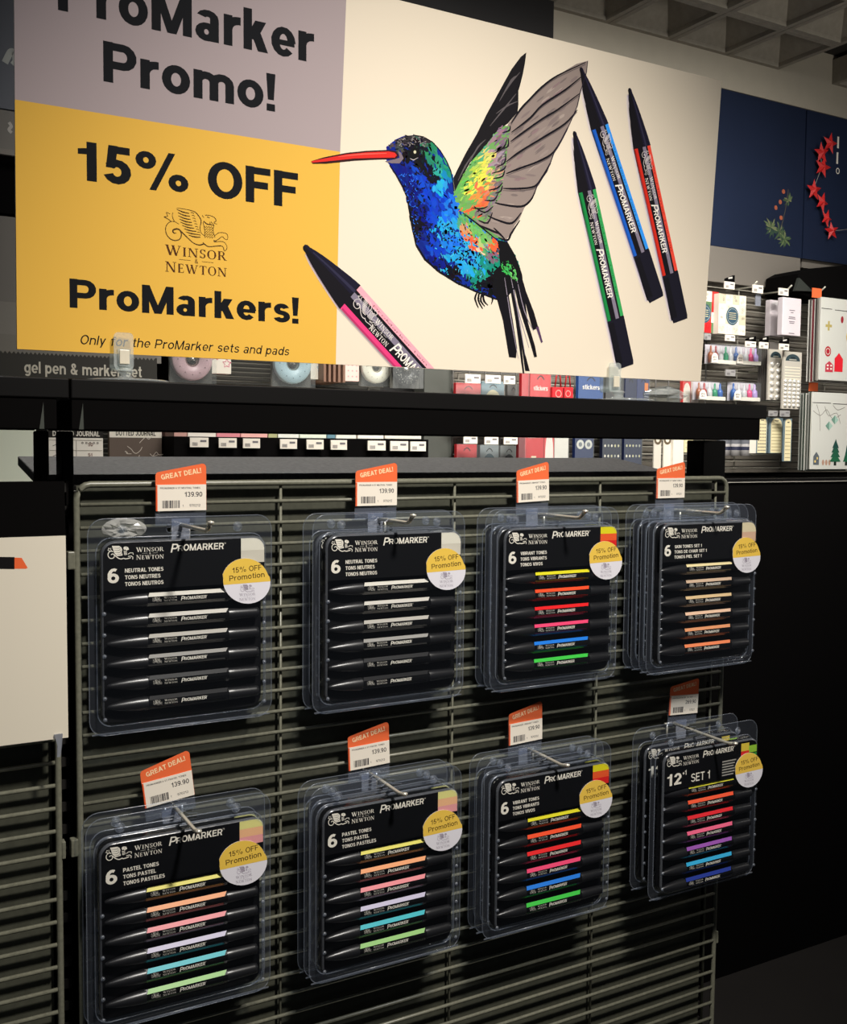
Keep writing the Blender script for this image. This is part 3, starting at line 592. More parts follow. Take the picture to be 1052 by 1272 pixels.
ink.poly([(478, 200.5), (486, 203), (496, 203), (501, 197), (498, 190), (494, 187.5), (496, 196), (490, 198)], (120, 106, 116), 9)
ink.poly([(387, 200), (402, 195.5), (430, 190), (455, 187.4), (480, 186.4), (492, 188), (495, 193), (492, 197.5), (470, 198), (440, 199.5), (405, 203.2), (388, 203.2)], (52, 20, 24), 10)
ink.poly([(386, 200.4), (404, 196.8), (430, 191.8), (456, 189.3), (482, 188.2), (490, 189.8), (492.5, 193), (490, 196), (470, 196.2), (440, 197), (406, 200.6), (388, 202.2)], (214, 44, 38), 11)
ink.stroke([(420, 194.8), (450, 191.6), (480, 190.6)], (.6, 1.6, .8), (240, 96, 84), 12)
ink.stroke(BODY[4:12], (1, 1.2, 1, 1.4, 1), BK, 9); ink.stroke(BODY[-14:-1], (1.4, 1.8, 2.4, 1.8, 1.2), BK, 9)
# tail and claws
for q in TAIL: ink.poly(q, (15, 13, 20), 7)
ink.poly(TAIL[5], (84, 58, 92), 8)
for q in ([(770, 340), (810, 600), (860, 870)], [(812, 340), (850, 520), (930, 800)], [(850, 350), (900, 560), (960, 690)], [(830, 420), (870, 640), (905, 850)]): ink.stroke([z3(*p) for p in q], (.5, 1.1, .4), (150, 140, 156), 9, 3)
for q in ([(590, 440), (578, 480), (600, 540)], [(605, 440), (600, 490), (628, 545)], [(625, 445), (615, 490), (642, 530)], [(632, 440), (635, 490), (662, 522)], [(660, 452), (692, 475), (684, 515)]): ink.stroke([z3(*p) for p in q], (2.2, 2.2, .8), (14, 13, 16), 8, 4)
# wings
ink.poly([z2(*p) for p in ((440, 470), (500, 560), (620, 640), (760, 770), (700, 800), (540, 660), (470, 600))], (96, 150, 84), 4); ink.poly(GREYW, (142, 128, 122), 4)
for k in range(260):
    t = random.random(); i = int(random.uniform(0, 7)); x = random.uniform(606, 728); y = random.uniform(78, 296)
    if inside((x, y), GREYW) and inside((x+10, y-9), GREYW) and inside((x-10, y+9), GREYW) and inside((x+11, y+2), GREYW) and inside((x-11, y), GREYW): dab(x, y, random.uniform(8, 20), random.uniform(1.2, 4), math.radians(-40 if y < 210 else 5), random.choice(((150, 136, 130), (128, 114, 112), (164, 150, 142), (136, 114, 116), (118, 106, 104))), random.choice((5, 6)))
quills = [((496, 545), (560, 450), (620, 385), (700, 305), (800, 232), (985, 145)), ((500, 602), (620, 510), (700, 425), (850, 325), (955, 240)), ((495, 662), (580, 600), (700, 515), (800, 455), (950, 345)), ((465, 795), (560, 725), (700, 640), (850, 545), (930, 455)),
          ((465, 872), (560, 835), (680, 790), (780, 725), (868, 570)), ((445, 968), (540, 970), (650, 955), (700, 895), (760, 790))]
for q in quills:
    pts = [z1(*p) for p in q]; ink.stroke(pts, (1.0, 2.6, 2.2, 2.6, 2.0, 1.0), (20, 17, 24), 8, 4); ink.stroke([(x-.5, y+2.6) for x, y in pts], (.6, 1.6, .8), (96, 86, 86), 7, 4)
for q in (((690, 530), (760, 548), (880, 560), (940, 520), (972, 458)), ((660, 620), (740, 655), (820, 668), (880, 600)), ((600, 680), (680, 715), (740, 740)), ((730, 765), (790, 780), (815, 735), (870, 650))): ink.stroke([z2(*p) for p in q], (1.2, 2.4, 2.6, 1.2), (20, 17, 24), 8, 4)
ink.stroke(GREYW[7:-9], (.8, 1.2, 1, 1.3, 1.2), (34, 28, 44), 8)
ink.poly(BLACKW, (22, 20, 24), 7)
for q in (((225, 800), (280, 700), (330, 650)), ((420, 400), (480, 300), (555, 210)), ((360, 560), (450, 450), (530, 350)), ((400, 480), (470, 430), (540, 400)), ((430, 380), (500, 260), (540, 230)), ((150, 920), (200, 820), (260, 730))): ink.stroke([z1(*p) for p in q], (.5, 2.0, .6), (92, 86, 88), 8, 3)
cs = [(568,235,(90,172,80)),(575,222,(104,176,84)),(585,205,(96,170,86)),(597,185,(80,160,120)),(604,176,(110,160,130)),(580,240,(150,196,80)),(590,225,(226,222,80)),(600,210,(222,216,86)),(592,214,(170,196,80)),(608,196,(214,206,110)),(604,225,(228,210,84)),(585,236,(220,224,84)),(590,243,(232,140,64)),(600,236,(228,120,70)),
      (580,252,(110,170,84)),(584,262,(226,100,58)),(588,268,(236,96,56)),(602,246,(222,104,66)),(614,168,(146,122,140)),(622,172,(120,104,118)),(614,184,(150,128,146)),(624,190,(110,94,106)),(616,200,(166,140,146)),(624,210,(112,98,106)),(616,220,(190,150,130)),(622,232,(120,106,112)),(610,236,(200,130,100)),(612,250,(124,108,114)),(602,262,(130,116,120)),(596,268,(120,106,112)),(608,270,(110,98,106)),(620,246,(120,106,112))]
ink.poly(COVERT, (110, 160, 90), 6); scatter(COVERT, 460, cs, (6, 13), (1.8, 4), -38, 7, 3)
for q in (((440, 605), (485, 590), (492, 560)), ((445, 710), (478, 690), (478, 640)), ((385, 740), (450, 700), (470, 650)), ((400, 830), (455, 800), (462, 740)), ((370, 870), (440, 850), (465, 820)), ((380, 905), (440, 890), (455, 850)), ((350, 980), (410, 965), (442, 930)), ((395, 1000), (430, 985), (440, 950))): ink.stroke([z1(*p) for p in q], (1, 2.2, 1), (22, 18, 26), 9, 3)
for q in (((570, 560), (640, 600), (695, 560)), ((600, 650), (660, 668), (690, 600)), ((500, 605), (600, 680), (720, 780)), ((640, 520), (700, 520), (730, 470)), ((560, 570), (620, 575), (660, 560)), ((700, 700), (740, 740), (780, 782))): ink.stroke([z2(*p) for p in q], (1, 2.2, 1), (22, 18, 26), 9, 3)
n = len(base.v); base.v += ink.v; base.f += [tuple(i+n for i in f) for f in ink.f]; base.c += ink.c
base.build('printed_artwork', sign)
# acrylic sign stands
def sign_stand(px, label):
    c = P(px, 470, .018); t = empty('sign_stand', (c.x, .040, H0+.0885), label, 'sign stand', 'clear plastic stands gripping the sign')
    b = MB(); b.lathe([(.0001, .0), (.036, 0), (.037, .001), (.036, .0026), (.012, .0042), (.0001, .0045)], (0, -.030, 0), 32); b.build('base_disc', ACRYL, t)
    b = MB(); b.lathe([(.0001, .004), (.009, .0045), (.0045, .0075), (.0065, .010), (.0085, .0115), (.0055, .0135), (.0001, .014)], (0, -.022, 0), 16); b.build('foot', ACRYL, t)
    b = MB()
    for y in (-.0165, .0): b.prism(rounded(-.009, .013, .009, .047 if y < -.01 else .040, .004, 4), y, y+.0016)
    b.prism([(-.0075, .012), (.0075, .012), (.0085, .016), (-.0085, .016)], -.0165, .0016)
    b.prism([(-.005, .016), (.005, .016), (.006, .032), (-.006, .032)], -.0185, -.0165); b.build('clip', ACRYL, t)
    box('hinge_block', mat('milky_plastic', (214, 206, 186), .3), -.0045, .0045, -.0195, -.0185, .018, .031, t, .0005)
sign_stand(156, 'clear plastic sign stand gripping the yellow part of the sign'); sign_stand(768, 'clear plastic sign stand gripping the sign below the printed green marker')
# black and white poster at left
YP = -.026
t = empty('poster', (0, YP, H0), 'white poster with a printed orange chisel tip pen and black header, left edge', 'poster')
b = MB(); b.prism([(-.80, -.2215), (-.0083, -.2215), (-.0085, -.0455), (-.80, -.0455)], 0, .0015); b.build('poster_sheet', mat('poster_white', (226, 218, 200), .6, 0, .2), t)
b = MB(); b.prism([(-.80, -.0455), (-.0085, -.0455), (-.0090, .0012), (-.80, .0012)], 0, .0015); b.build('header', MATTE, t)
pk = Ink(); q = lambda x, y: (P(x, y, YP).x, P(x, y, YP).z-H0)
pk.poly([q(-60, 691), q(18, 692), q(18, 707), q(-60, 706)], (18, 16, 18), 1); pk.poly([q(18, 692.5), q(27, 693), q(34.5, 705.5), q(32, 706.5), q(18, 706.5)], (236, 104, 58), 1); pk.build('printed_pen', t)
b = MB(); c = q(73, 917); b.prism([(c[0]-.004, c[1]+.004), (c[0]+.003, c[1]+.004), (c[0]+.0022, c[1]-.006), (c[0]+.001, c[1]-.016), (c[0]-.002, c[1]-.016), (c[0]-.0015, c[1]-.006)], -.002, 0); b.build('clip', FROST, t)
# ================================================================= MARKER PACKS
PW0, PW1, PT, PB = -.0855, .0865, .0090, -.1860        # flange edges from the hook
BW0, BW1, BT, BB = -.0775, .0775, -.0093, -.1767        # blister
ML = .142
def marker_meshes():
    def ring(x, r, k=1.0):       # y forward is negative; flats above and below the face
        pts = [(-.93, .42), (-.93, -.42), (-.42, -.95), (.42, -.95), (.9, -.42), (.9, .42), (.42, .95), (-.42, .95)]
        if k < 1: pts = [(math.cos(math.radians(157.5+45*i)), -math.sin(math.radians(157.5+45*i))*-1) for i in range(8)]
        return [(x, a*r, c*r) for a, c in pts]
    R = .0060
    cap = MB(); n = 9; prof = [(0, .0009), (.001, .0016), (.004, .0025), (.010, .0037), (.018, .0048), (.026, .0055), (.034, .0058), (.0355, .0058)]
    def circ(x, r, zo=0): return [(x, r*math.cos(2*math.pi*k/12)*.86, r*math.sin(2*math.pi*k/12)+zo) for k in range(12)]
    cap.loft([circ(x, r*1.10) for x, r in prof])
    body = MB(); pts = [(-.80, .45), (-.86, 0), (-.80, -.45), (-.30, -1), (.4, -1), (.85, -.5), (.85, .5), (.4, 1), (-.30, 1)]
    body.loft([[(x, a*R, c*R) for a, c in pts] for x in (.0345, .036, .110, .1115)], smooth=False)
    end = MB(); end.loft([circ(x, r) for x, r in ((.110, .0054), (.111, .0057), (.118, .0056), (.139, .0050), (.1415, .0047), (.142, .0040))])
    me = (cap.mesh('cap'), body.mesh('barrel'), end.mesh('end_cap'))
    def facet(z0a, z1a, x0, x1, sl, sg, nm):
        # strip on the slanted facet between (y -.80R, z .45R) and (y -.30R, z R)
        b = MB(); v = []
        for t in (z0a, z1a):
            y = (-.80+.50*t)*R-.00012; z = (.45+.55*t)*R+.00010; v.append((y, z))
        (y0, za), (y1, zb) = v
        b.add([(x0, y0, sg*za), (x1-sl, y0, sg*za), (x1, y1, sg*zb), (x0+.002, y1, sg*zb)], [(0, 1, 2, 3)]); return b.mesh(nm)
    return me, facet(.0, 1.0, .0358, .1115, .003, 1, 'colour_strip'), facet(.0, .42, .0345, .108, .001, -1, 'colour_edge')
(CAPM, BODYM, ENDM), STRIPM, EDGEM = marker_meshes()
for me in (CAPM, ENDM): me.materials.append(BLACK)
BODYM.materials.append(BARREL)
for me in (STRIPM, EDGEM): me.materials.append(BARREL)
def marker_print():
    k = Ink(); griffin(k, .0395, -.0022, .0082, (196, 192, 182), 1, None, 1.7); winsor(k, .0500, .0620, .0021, -.0021, (190, 186, 176), 1); promarker(k, .0655, .0905, -.0017, .0030, (224, 220, 208), 1)
    k.v = [(x, y-.0053, z) for x, y, z in k.v]; return k
_o = marker_print().build('lettering'); MPRINT = _o.data; bpy.data.objects.remove(_o)
INKC = {}
def strip_mat(rgb):
    if rgb not in INKC: INKC[rgb] = mat('strip_%02x%02x%02x' % rgb, rgb, .4, 0, .4)
    return INKC[rgb]
def slot_obj(me, m, nm, parent):
    o = link(bpy.data.objects.new(nm, me), parent); o.material_slots[0].link = 'OBJECT'; o.material_slots[0].material = m; return o
def bolt(): pass
CLMI = []
def clamshell_mesh():
    b = MB(); th = .0004
    outer = rounded(PW0, PB, PW1, PT, .014, 5, (1, 1, 1, 1)); inner = rounded(BW0, BB, BW1, BT, .012, 5)
    hole = [(-.0155, -.0025), (-.0140, -.0045), (.0140, -.0045), (.0155, -.0025), (.0150, 0), (.006, .0010), (.0035, .0035), (-.0035, .0035), (-.006, .0010), (-.0150, 0)]
    hole = [(x, z-.0005) for x, z in hole]
    loops = [outer, inner, hole]
    tr = tessellate_polygon([[Vector((x, z, 0)) for x, z in l] for l in loops]); vs = [(x, 0, z) for l in loops for x, z in l]
    b.add(vs, [tuple(t) for t in tr]); n0 = len(b.f)
    def off(x0, z0, x1, z1, r, y): return [(x, y, z) for x, z in rounded(x0, z0, x1, z1, r, 5)]
    D = .0118
    b.loft([off(BW0, BB, BW1, BT, .012, 0), off(BW0+.0006, BB+.0006, BW1-.0006, BT-.0006, .012, -D+.0022), off(BW0+.0011, BB+.0011, BW1-.0011, BT-.0011, .0118, -D+.0008), off(BW0+.0024, BB+.0024, BW1-.0024, BT-.0024, .011, -D)], caps=False)
    f = off(BW0+.0024, BB+.0024, BW1-.0024, BT-.0024, .011, -D); b.add(f, [tuple(range(len(f)))]); n2 = len(b.f); nr = 24; CLMI[:] = [0]*n0+[1]*nr+[2]*(n2-1-n0-nr)+[1]
    # rolled rims: outer edge, hang hole, snap studs, ribs
    def rim(pts, r, y=0): b.tube([(x, y, z) for x, z in pts], r, 5, close=True)
    rim(outer, .00045); rim(hole, .00040); rim(rounded(BW0-.0012, BB-.0012, BW1+.0012, BT+.0012, .013, 5), .0006, -.0003)
    for x in (-.056, .052):
        for r in (.0042, .0028): rim([(x+r*math.cos(a*math.pi/6), -.0015+r*math.sin(a*math.pi/6)) for a in range(12)], .00055, -.0012)
        b.lathe([(.0026, 0), (.0023, -.0035), (.0012, -.0044), (.0001, -.0046)], (x, 0, -.0015), 12, 'y')
    for k in range(6):
        z = -.0645-.0189*k-.0095
        for x in (BW0+.0030, BW1-.0030): b.lathe([(.0019, 0), (.0016, -.0010), (.0001, -.0014)], (x, -D, z), 8, 'y')
    b.tube([(-.0835, -.0004, PB+.0018), (.0845, -.0004, PB+.0018)], .0009, 5)
    CLMI.extend([2]*(len(b.f)-len(CLMI))); return b.mesh('clamshell')
CLAM = clamshell_mesh(); CLAM.materials.append(CLEAR); CLAM.materials.append(CLEARF); CLAM.materials.append(CLEARR)
for _p, _i in zip(CLAM.polygons, CLMI): _p.material_index = _i
def card_mesh():
    b = MB(); b.prism(rounded(BW0+.0022, BB+.0022, BW1-.0022, BT-.0022, .0105, 5), -.0008, -.0003)
    b.prism(rounded(BW0+.0024, -.0540, BW1-.0024, BT-.0024, .0105, 5, (0, 0, 1, 1)), -.0111, -.0108); return b.mesh('card')
CARD = card_mesh(); CARD.materials.append(CARDB)
def header_print(lines, num, blocks, extra=None):
    k = Ink(); WH = (238, 232, 218)
    griffin(k, -.0712, -.0272, .0230, WH, 1, WH, 1.0)
    winsor(k, -.0460, -.0212, -.0166, -.0273, WH, 1)
    promarker(k, -.0150, .0372, -.0212, .0060, WH, 1)
    if extra is None:
        k.text(num, -.0712, -.0474, .0134, WH, 1, x1=-.0612, bold=.05)
        for i, l in enumerate(lines): k.text(l, -.0560, -.0385-.0060*i, .0036, WH, 1, bold=.045, x1=-.0560+.00285*len(l)*.93)
    else:
        k.text('12', -.0700, -.0485, .0138, WH, 1, x1=-.0480, bold=.045); k.text('+1', -.0465, -.0390, .0060, WH, 1, bold=.03)
        k.text('SET 1', -.0330, -.0490, .0100, WH, 1, x1=-.0030, bold=.02)
        for i in range(6): k.rect(.0170, -.0330-.0033*i, .0400-(i % 3)*.002, -.0315-.0033*i, (170, 166, 158), 1)
    x0, x1, zt = .0518, BW1-.0026, BT-.0025; n = len(blocks); hh = .0232/n
    if extra is None:
        for i, c in enumerate(blocks):
            za, zb = zt-hh*i, zt-hh*(i+1)
            if i == 0: k.poly(rounded(x0, zb, x1, za, min(.0105, hh*.99), 5, (0, 0, 1, 0)), c, 1)
            else: k.rect(x0, zb, x1, za, c, 1)
    else:
        for i, c in enumerate(blocks):
            r, q = divmod(i, 2); xa = .0480+q*.0130; 
            k.rect(xa, -.0240-r*.0095-(.003 if q else 0), min(xa+.0135, x1), -.0145-r*.0095-(.004 if q else 0), c, 1)
    return k
def sticker_meshes():
    cx, cz, a, b_ = .0570, -.0525, .0236, .0212
    def R(t):
        c, s_ = math.cos(t), math.sin(t); return (cx+a*c*(1.0 if c > 0 else .98)+(-.0015 if s_ > .3 else .0012*(-s_)), cz+b_*s_*(1.03 if s_ > 0 else 1.0)-.0012*c)
    o = [R(i*2*math.pi/40) for i in range(40)]
    b = MB(); b.prism(o, 0, .0003); me = b.mesh('promotion_sticker')
    zs = cz-.0020
    k = Ink(); up = [p for p in o if p[1] >= zs-.0001]
    i0 = min(range(len(o)), key=lambda i: abs(o[i][1]-zs)+(0 if o[i][0] > cx else 1)); up = [p for p in (o[i0:]+o[:i0]) if p[1] >= zs-.0006]
    k.poly([(x*.998+cx*.002, z*.998+cz*.002) for x, z in up], (230, 192, 80), 1)
    BR = (66, 46, 26)
    k.text('15% OFF', cx-.0140, cz+.0085, .0050, BR, 2, x1=cx+.0148, bold=.012, ang=.06); k.text('Promotion', cx-.0170, cz+.0012, .0050, BR, 2, x1=cx+.0178, bold=.012, ang=.06)
    G = (142, 134, 150); griffin(k, cx-.0065, cz-.0105, .0140, G, 2, (176, 168, 182), 1.0); winsor(k, cx-.0075, cx+.0085, cz-.0110, cz-.0180, (170, 164, 176), 2)
    k.v = [(x, y, z) for x, y, z in k.v]; ob = k.build('sticker_print'); pm = ob.data; bpy.data.objects.remove(ob); return me, pm
STK, STKP = sticker_meshes(); STK.materials.append(mat('sticker_paper', (226, 224, 232), .35, 0, .4))
NEU = [(206, 202, 192), (196, 192, 184), (176, 172, 164), (152, 150, 146), (30, 30, 32), (20, 20, 22)]
VIB = [(214, 206, 30), (232, 74, 34), (220, 26, 30), (226, 66, 110), (24, 116, 214), (58, 190, 66)]
SKN = [(228, 212, 160), (196, 168, 142), (206, 178, 134), (222, 184, 156), (214, 144, 100), (226, 128, 84)]
PAS = [(222, 212, 100), (236, 160, 110), (232, 140, 146), (196, 190, 214), (60, 184, 196), (150, 200, 120)]
S12 = [(214, 210, 56), (232, 84, 50), (214, 34, 44), (226, 96, 130), (146, 80, 168), (46, 162, 208), (26, 50, 140)]
KINDS = {
 'neutral tones': (['NEUTRAL TONES', 'TONS NEUTRES', 'TONOS NEUTROS'], NEU, [(224, 220, 204), (208, 202, 186)]),
 'vibrant tones': (['VIBRANT TONES', 'TONS VIBRANTS', 'TONOS VIVOS'], VIB, [(226, 214, 30), (236, 92, 44), (218, 34, 34)]),
 'skin tones': (['SKIN TONES SET 1', 'TONS DE CHAIR SET 1', 'TONOS PIEL SET 1'], SKN, [(222, 208, 172), (214, 176, 148)]),
 'pastel tones': (['PASTEL TONES', 'TONS PASTEL', 'TONOS PASTELES'], PAS, [(226, 220, 140), (240, 186, 140), (232, 160, 160)]),
 'twelve plus one set': ([], S12, [(226, 200, 70), (150, 200, 60), (220, 50, 40), (60, 150, 60), (160, 60, 40), (70, 60, 40)])}
def make_pack(kind):
    lines, cols, blk = KINDS[kind]; t = empty('marker_pack', (0, 0, 0), 'x', 'marker pack')
    c = link(bpy.data.objects.new('card', CARD), t)
    o = header_print(lines, '6', blk, None if lines else True).build('card_print', c, (0, -.0111, 0))
    n = len(cols); pitch = .0189 if n == 6 else .0186; z0 = -.0645 if n == 6 else -.0600
    for i, col in enumerate(cols):
        m = link(bpy.data.objects.new('marker', BODYM), t); m.location = (-.0712, -.0058, z0-pitch*i); m.rotation_euler = (-.10+random.uniform(-.12, .12)*(0 if kind != 'neutral tones' else .7), 0, random.uniform(-.004, .004))
        link(bpy.data.objects.new('cap', CAPM), m); link(bpy.data.objects.new('end_cap', ENDM), m)
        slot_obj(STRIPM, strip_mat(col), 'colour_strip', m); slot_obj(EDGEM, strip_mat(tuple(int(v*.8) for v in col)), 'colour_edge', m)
        link(bpy.data.objects.new('lettering', MPRINT), m)
    link(bpy.data.objects.new('clamshell', CLAM), t)
    return t
PROTO = {}
def pack(kind, x, y, z, label, group, sticker, rz=0.0, ry=0.0, rx=0.0):
    if kind not in PROTO: PROTO[kind] = t = make_pack(kind); 
    else: t = copy_tree(PROTO[kind])
    for ch in list(t.children):
        if ch.name.startswith('promotion_sticker'):
            for g in list(ch.children): bpy.data.objects.remove(g)
            bpy.data.objects.remove(ch)
    t.location = (x, y, H0+z); t.rotation_euler = (rx, ry, rz); tag(t, label, 'marker pack', group)
    if sticker:
        s_ = link(bpy.data.objects.new('promotion_sticker', STK), t); s_.location = (sticker[0], -.0124, sticker[1]); s_['label'] = 'round yellow and white promotion sticker'
        link(bpy.data.objects.new('sticker_print', STKP), s_)
    return t
# hooks and price labels
HOOKX = [.098, .304, .506, .712]
def hook(x, z, ln, up, label, drop=0.0):
    t = empty('display_hook', (x, 0, H0+z), label, 'hook', 'chrome display hooks on the large wire panel')
    b = MB(); pts = [(0, -.004, 0), (0, -ln*.5, drop*.5), (0, -ln+.012, drop), (0, -ln+.008, drop+up*.15), (0, -ln, drop+up)]
    b.tube(pts, .0019, 8, caps=True); b.build('prong', CHROME, t)
    b = MB(); b.lathe([(.0001, -.0006), (.0020, -.0002), (.0030, .0012), (.0030, .0026), (.0001, .0034)], (0, -ln-.0003, drop+up-.0012), 10); b.build('tip', mat('hook_tip', (238, 234, 220), .25, .6), t)
    b = MB(); b.tube([(-.012, -.0050, 0), (.012, -.0050, 0)], .0013, 6); b.tube([(-.008, -.0050, -.0005), (-.008, -.0050, -.018)], .0013, 6); b.tube([(.008, -.0050, -.0005), (.008, -.0050, -.018)], .0013, 6); b.build('back_bracket', CHROME, t)
    return t
def price_label(x, z, y, price, desc, code, label, ry=0.0, rz=0.0, wide=.0475, dark=False):
    t = empty('price_label', (x, y, H0+z), label, 'price label', 'orange topped price labels on the hooks'); t.rotation_euler = (0, ry, rz)
    hw = wide/2
    b = MB(); b.prism([(-hw, .0), (hw, .0), (hw, .0500), (-hw, .0425)], 0, .0006); b.build('holder', HOLDER, t)
    b = MB(); b.prism([(-.0085, -.022), (.0085, -.022), (.0085, .006), (-.0085, .006)], .0007, .0015); b.build('holder_stem', FROST, t)
    # orange card: slanted top with round corners
    zl, zr, r = .0488, .0568, .0035
    top = [(-hw, .0135), (hw, .0135)]+[(hw-r+r*math.cos(math.radians(a)), zr-r+r*math.sin(math.radians(a))) for a in (0, 30, 60, 90)]+[(-hw+r-r*math.sin(math.radians(a)), zl-r+r*math.cos(math.radians(a))+.0005) for a in (0, 30, 60, 90)]
    b = MB(); b.prism(top, -.0012, -.0008); c = b.build('deal_card', mat('orange_card', (238, 110, 64), .5, 0, .2), t); c['label'] = 'orange slanted deal card'
    b = MB(); b.prism([(-hw+.0003, .0135), (hw-.0003, .0135), (hw-.0003, .0375), (-hw+.0003, .0375)], -.0018, -.0014)
    wc = b.build('price_card', WHITE, t)
    k = Ink(); k.text('GREAT DEAL!', -hw+.0055, .0420, .0047, (250, 216, 170), 1, x1=hw-.0040, bold=.045, ang=math.atan2(zr-zl, wide)); k.build('deal_print', c, (0, -.0012, 0))
    k = Ink(); I = (34, 32, 44); k.text(desc, -hw+.0040, .0336, .0016, I, 1, x1=hw-.0060, bold=.02); k.text(price, hw-.0040, .0262, .0046, I, 1, bold=.022, align=1)
    x_ = -hw+.0060; random.seed(len(desc)+int(float(price)))
    while x_ < -hw+.0220:
        w_ = random.choice((.0004, .0007, .0011)); k.rect(x_, .0160, x_+w_, .0230, I, 1); x_ += w_+random.choice((.0004, .0007))
    k.text('1', .0010, .0170, .0020, I, 1, bold=.01); k.text(code, hw-.0060, .0170, .0024, I, 1, bold=.01, align=1)
    k.rect(-hw+.0003, .0135, -hw+.0016, .0372, (236, 96, 50), 1) if not dark else None
    k.build('price_print', wc, (0, -.0018, 0)); return t
ROWS = [  # kind, x, z hook, flange depths front first, label tilt, price, code
 ('neutral tones', .0980, -.042, [.013], 0, 'top row, first stack from the left'),
 ('neutral tones', .3040, -.042, [.034, .013], 0, 'top row, second stack from the left'),
 ('vibrant tones', .5060, -.042, [.040, .027, .0135], 0, 'top row, third stack from the left'),
 ('skin tones', .7120, -.042, [.053, .040, .027, .0135], 0, 'top row, rightmost stack'),
 ('pastel tones', .0900, -.3060, [.030, .0145], 0, 'bottom row, first stack from the left'),
 ('pastel tones', .2960, -.3060, [.046, .032, .018], 0, 'bottom row, second stack from the left'),
 ('vibrant tones', .4960, -.3075, [.047, .033, .019], 0, 'bottom row, third stack from the left'),
 ('twelve plus one set', .7150, -.3060, [.062, .030], 0, 'bottom row, rightmost stack')]
ORD = ['front', 'second', 'third', 'rearmost']
STO = [(.0, .0), (.0, .003), (.002, .003), (.002, .001), (-.002, .001), (.0, .0), (-.001, .002), (.004, .004)]
for i, (kind, x, z, deps, _, where) in enumerate(ROWS):
    g = 'marker packs hanging on the wire panel'
    for j, d in enumerate(deps):
        rz = random.uniform(-.01, .01) if j else 0.0
        pack(kind, x+(random.uniform(-.001, .001) if j else 0), -d, z+random.uniform(-.0008, .0008)*bool(j), ('%s marker pack, %s pack of the %s' % (kind, ORD[j], where)) if len(deps) > 1 else 'neutral tones marker pack hanging alone on the top left hook', g, STO[i] if j == 0 else None, rz)
    row = 'top' if i < 4 else 'bottom'
    hook(x, z+.0012, (.092, .078, .088, .088, .080, .080, .078, .108)[i], .0075 if i < 4 else .002, 'chrome hook holding the %s %s pack%s' % (row, ('first', 'second', 'third', 'rightmost')[i % 4], 's' if len(deps) > 1 else ''), .0 if i < 4 else -.002)
LAB = [(.0975, -.0410, '139.90', 'PROMARKER 6 ST NEUTRAL TONES', '970212', 0, 0), (.2995, -.0405, '139.90', 'PROMARKER 6 ST NEUTRAL TONES', '970212', 0, 0), (.4955, -.0400, '139.90', 'PROMARKER VIBRANT TONES', '970202', -.03, .10), (.6990, -.0395, '139.90', 'PROMARKER ST SKIN TONES', '97021', 0, .05),
       (.0870, -.3120, '139.90', 'PROMARKER 6 ST PASTEL TONES', '970213', -.12, .0), (.2940, -.3100, '139.90', 'PROMARKER 6 ST PASTEL TONES', '970213', -.04, 0), (.4905, -.3110, '139.90', 'PROMARKER VIBRANT TONES', '970202', -.02, .05), (.7280, -.3080, '269.90', 'PROMARKER 12 SET 1', '97021', .05, .0)]
for i, (x, z, pr, de, co, ry, rz) in enumerate(LAB):
    price_label(x, z, -.0085, pr, de, co, 'orange and white price label above the %s %s stack%s' % ('top' if i < 4 else 'bottom', ('leftmost', 'second', 'third', 'rightmost')[i % 4], ', reading 269.90' if i == 7 else ''), ry, rz)
# bent bubble in the first pack's plastic; pale haze paints in part of its glare
b = MB(); rings = []
for k, (r, h) in enumerate(((1, 0), (.82, -.0024), (.55, -.0034), (.3, -.0016), (.12, -.0030), (.01, -.0034))):
    rings.append([(-.0560+.0195*r*math.cos(a*math.pi/9)*(1.15 if math.cos(a*math.pi/9) > 0 else .9), h*(1+.45*math.sin(a*math.pi/9*5+k)), -.0005+.0098*r*math.sin(a*math.pi/9)) for a in range(18)])
b.loft(rings, caps=False, smooth=False)
first = [o for o in COL.objects if o.get('label', '').startswith('neutral tones marker pack hanging alone')][0]
b.build('plastic_bubble', plastic('bent_plastic', (.9, .93, .95), .30, (.85, .85, .82), .16, 1.0, 1.0), first, (0, -.0006, 0))
# ================================================================= THE AISLE BEHIND
YB = 1.35; ZL = lambda x, y, Y: P(x, y, Y).z
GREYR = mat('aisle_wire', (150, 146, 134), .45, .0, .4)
b = MB()
gp = empty('aisle_display_grid', (0, YB, 0), 'long grey wire panel along the aisle behind the shelf, right of the grey divider', 'display panel')
for k in range(27): b.tube([(1.22, 0, H0+.515-k*.0208), (3.3, 0, H0+.515-k*.0208)], .0022, 5)
for k in range(11): b.tube([(1.24+k*.2, .003, H0-.03), (1.24+k*.2, .003, H0+.52)], .002, 5)
o = b.build('wires', GREYR, gp); o['kind'] = 'stuff'
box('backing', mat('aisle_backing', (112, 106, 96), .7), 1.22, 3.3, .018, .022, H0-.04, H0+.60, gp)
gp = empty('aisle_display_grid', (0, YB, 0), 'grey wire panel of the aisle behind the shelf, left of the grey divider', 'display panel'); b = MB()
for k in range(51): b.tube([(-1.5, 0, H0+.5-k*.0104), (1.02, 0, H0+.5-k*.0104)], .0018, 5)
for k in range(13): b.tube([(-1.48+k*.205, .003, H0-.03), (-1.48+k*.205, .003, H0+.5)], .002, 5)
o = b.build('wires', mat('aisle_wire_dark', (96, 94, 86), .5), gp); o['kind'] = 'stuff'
box('backing', mat('aisle_backing_dark', (58, 57, 52), .7), -1.5, 1.02, .018, .022, H0-.035, H0+.5, gp)
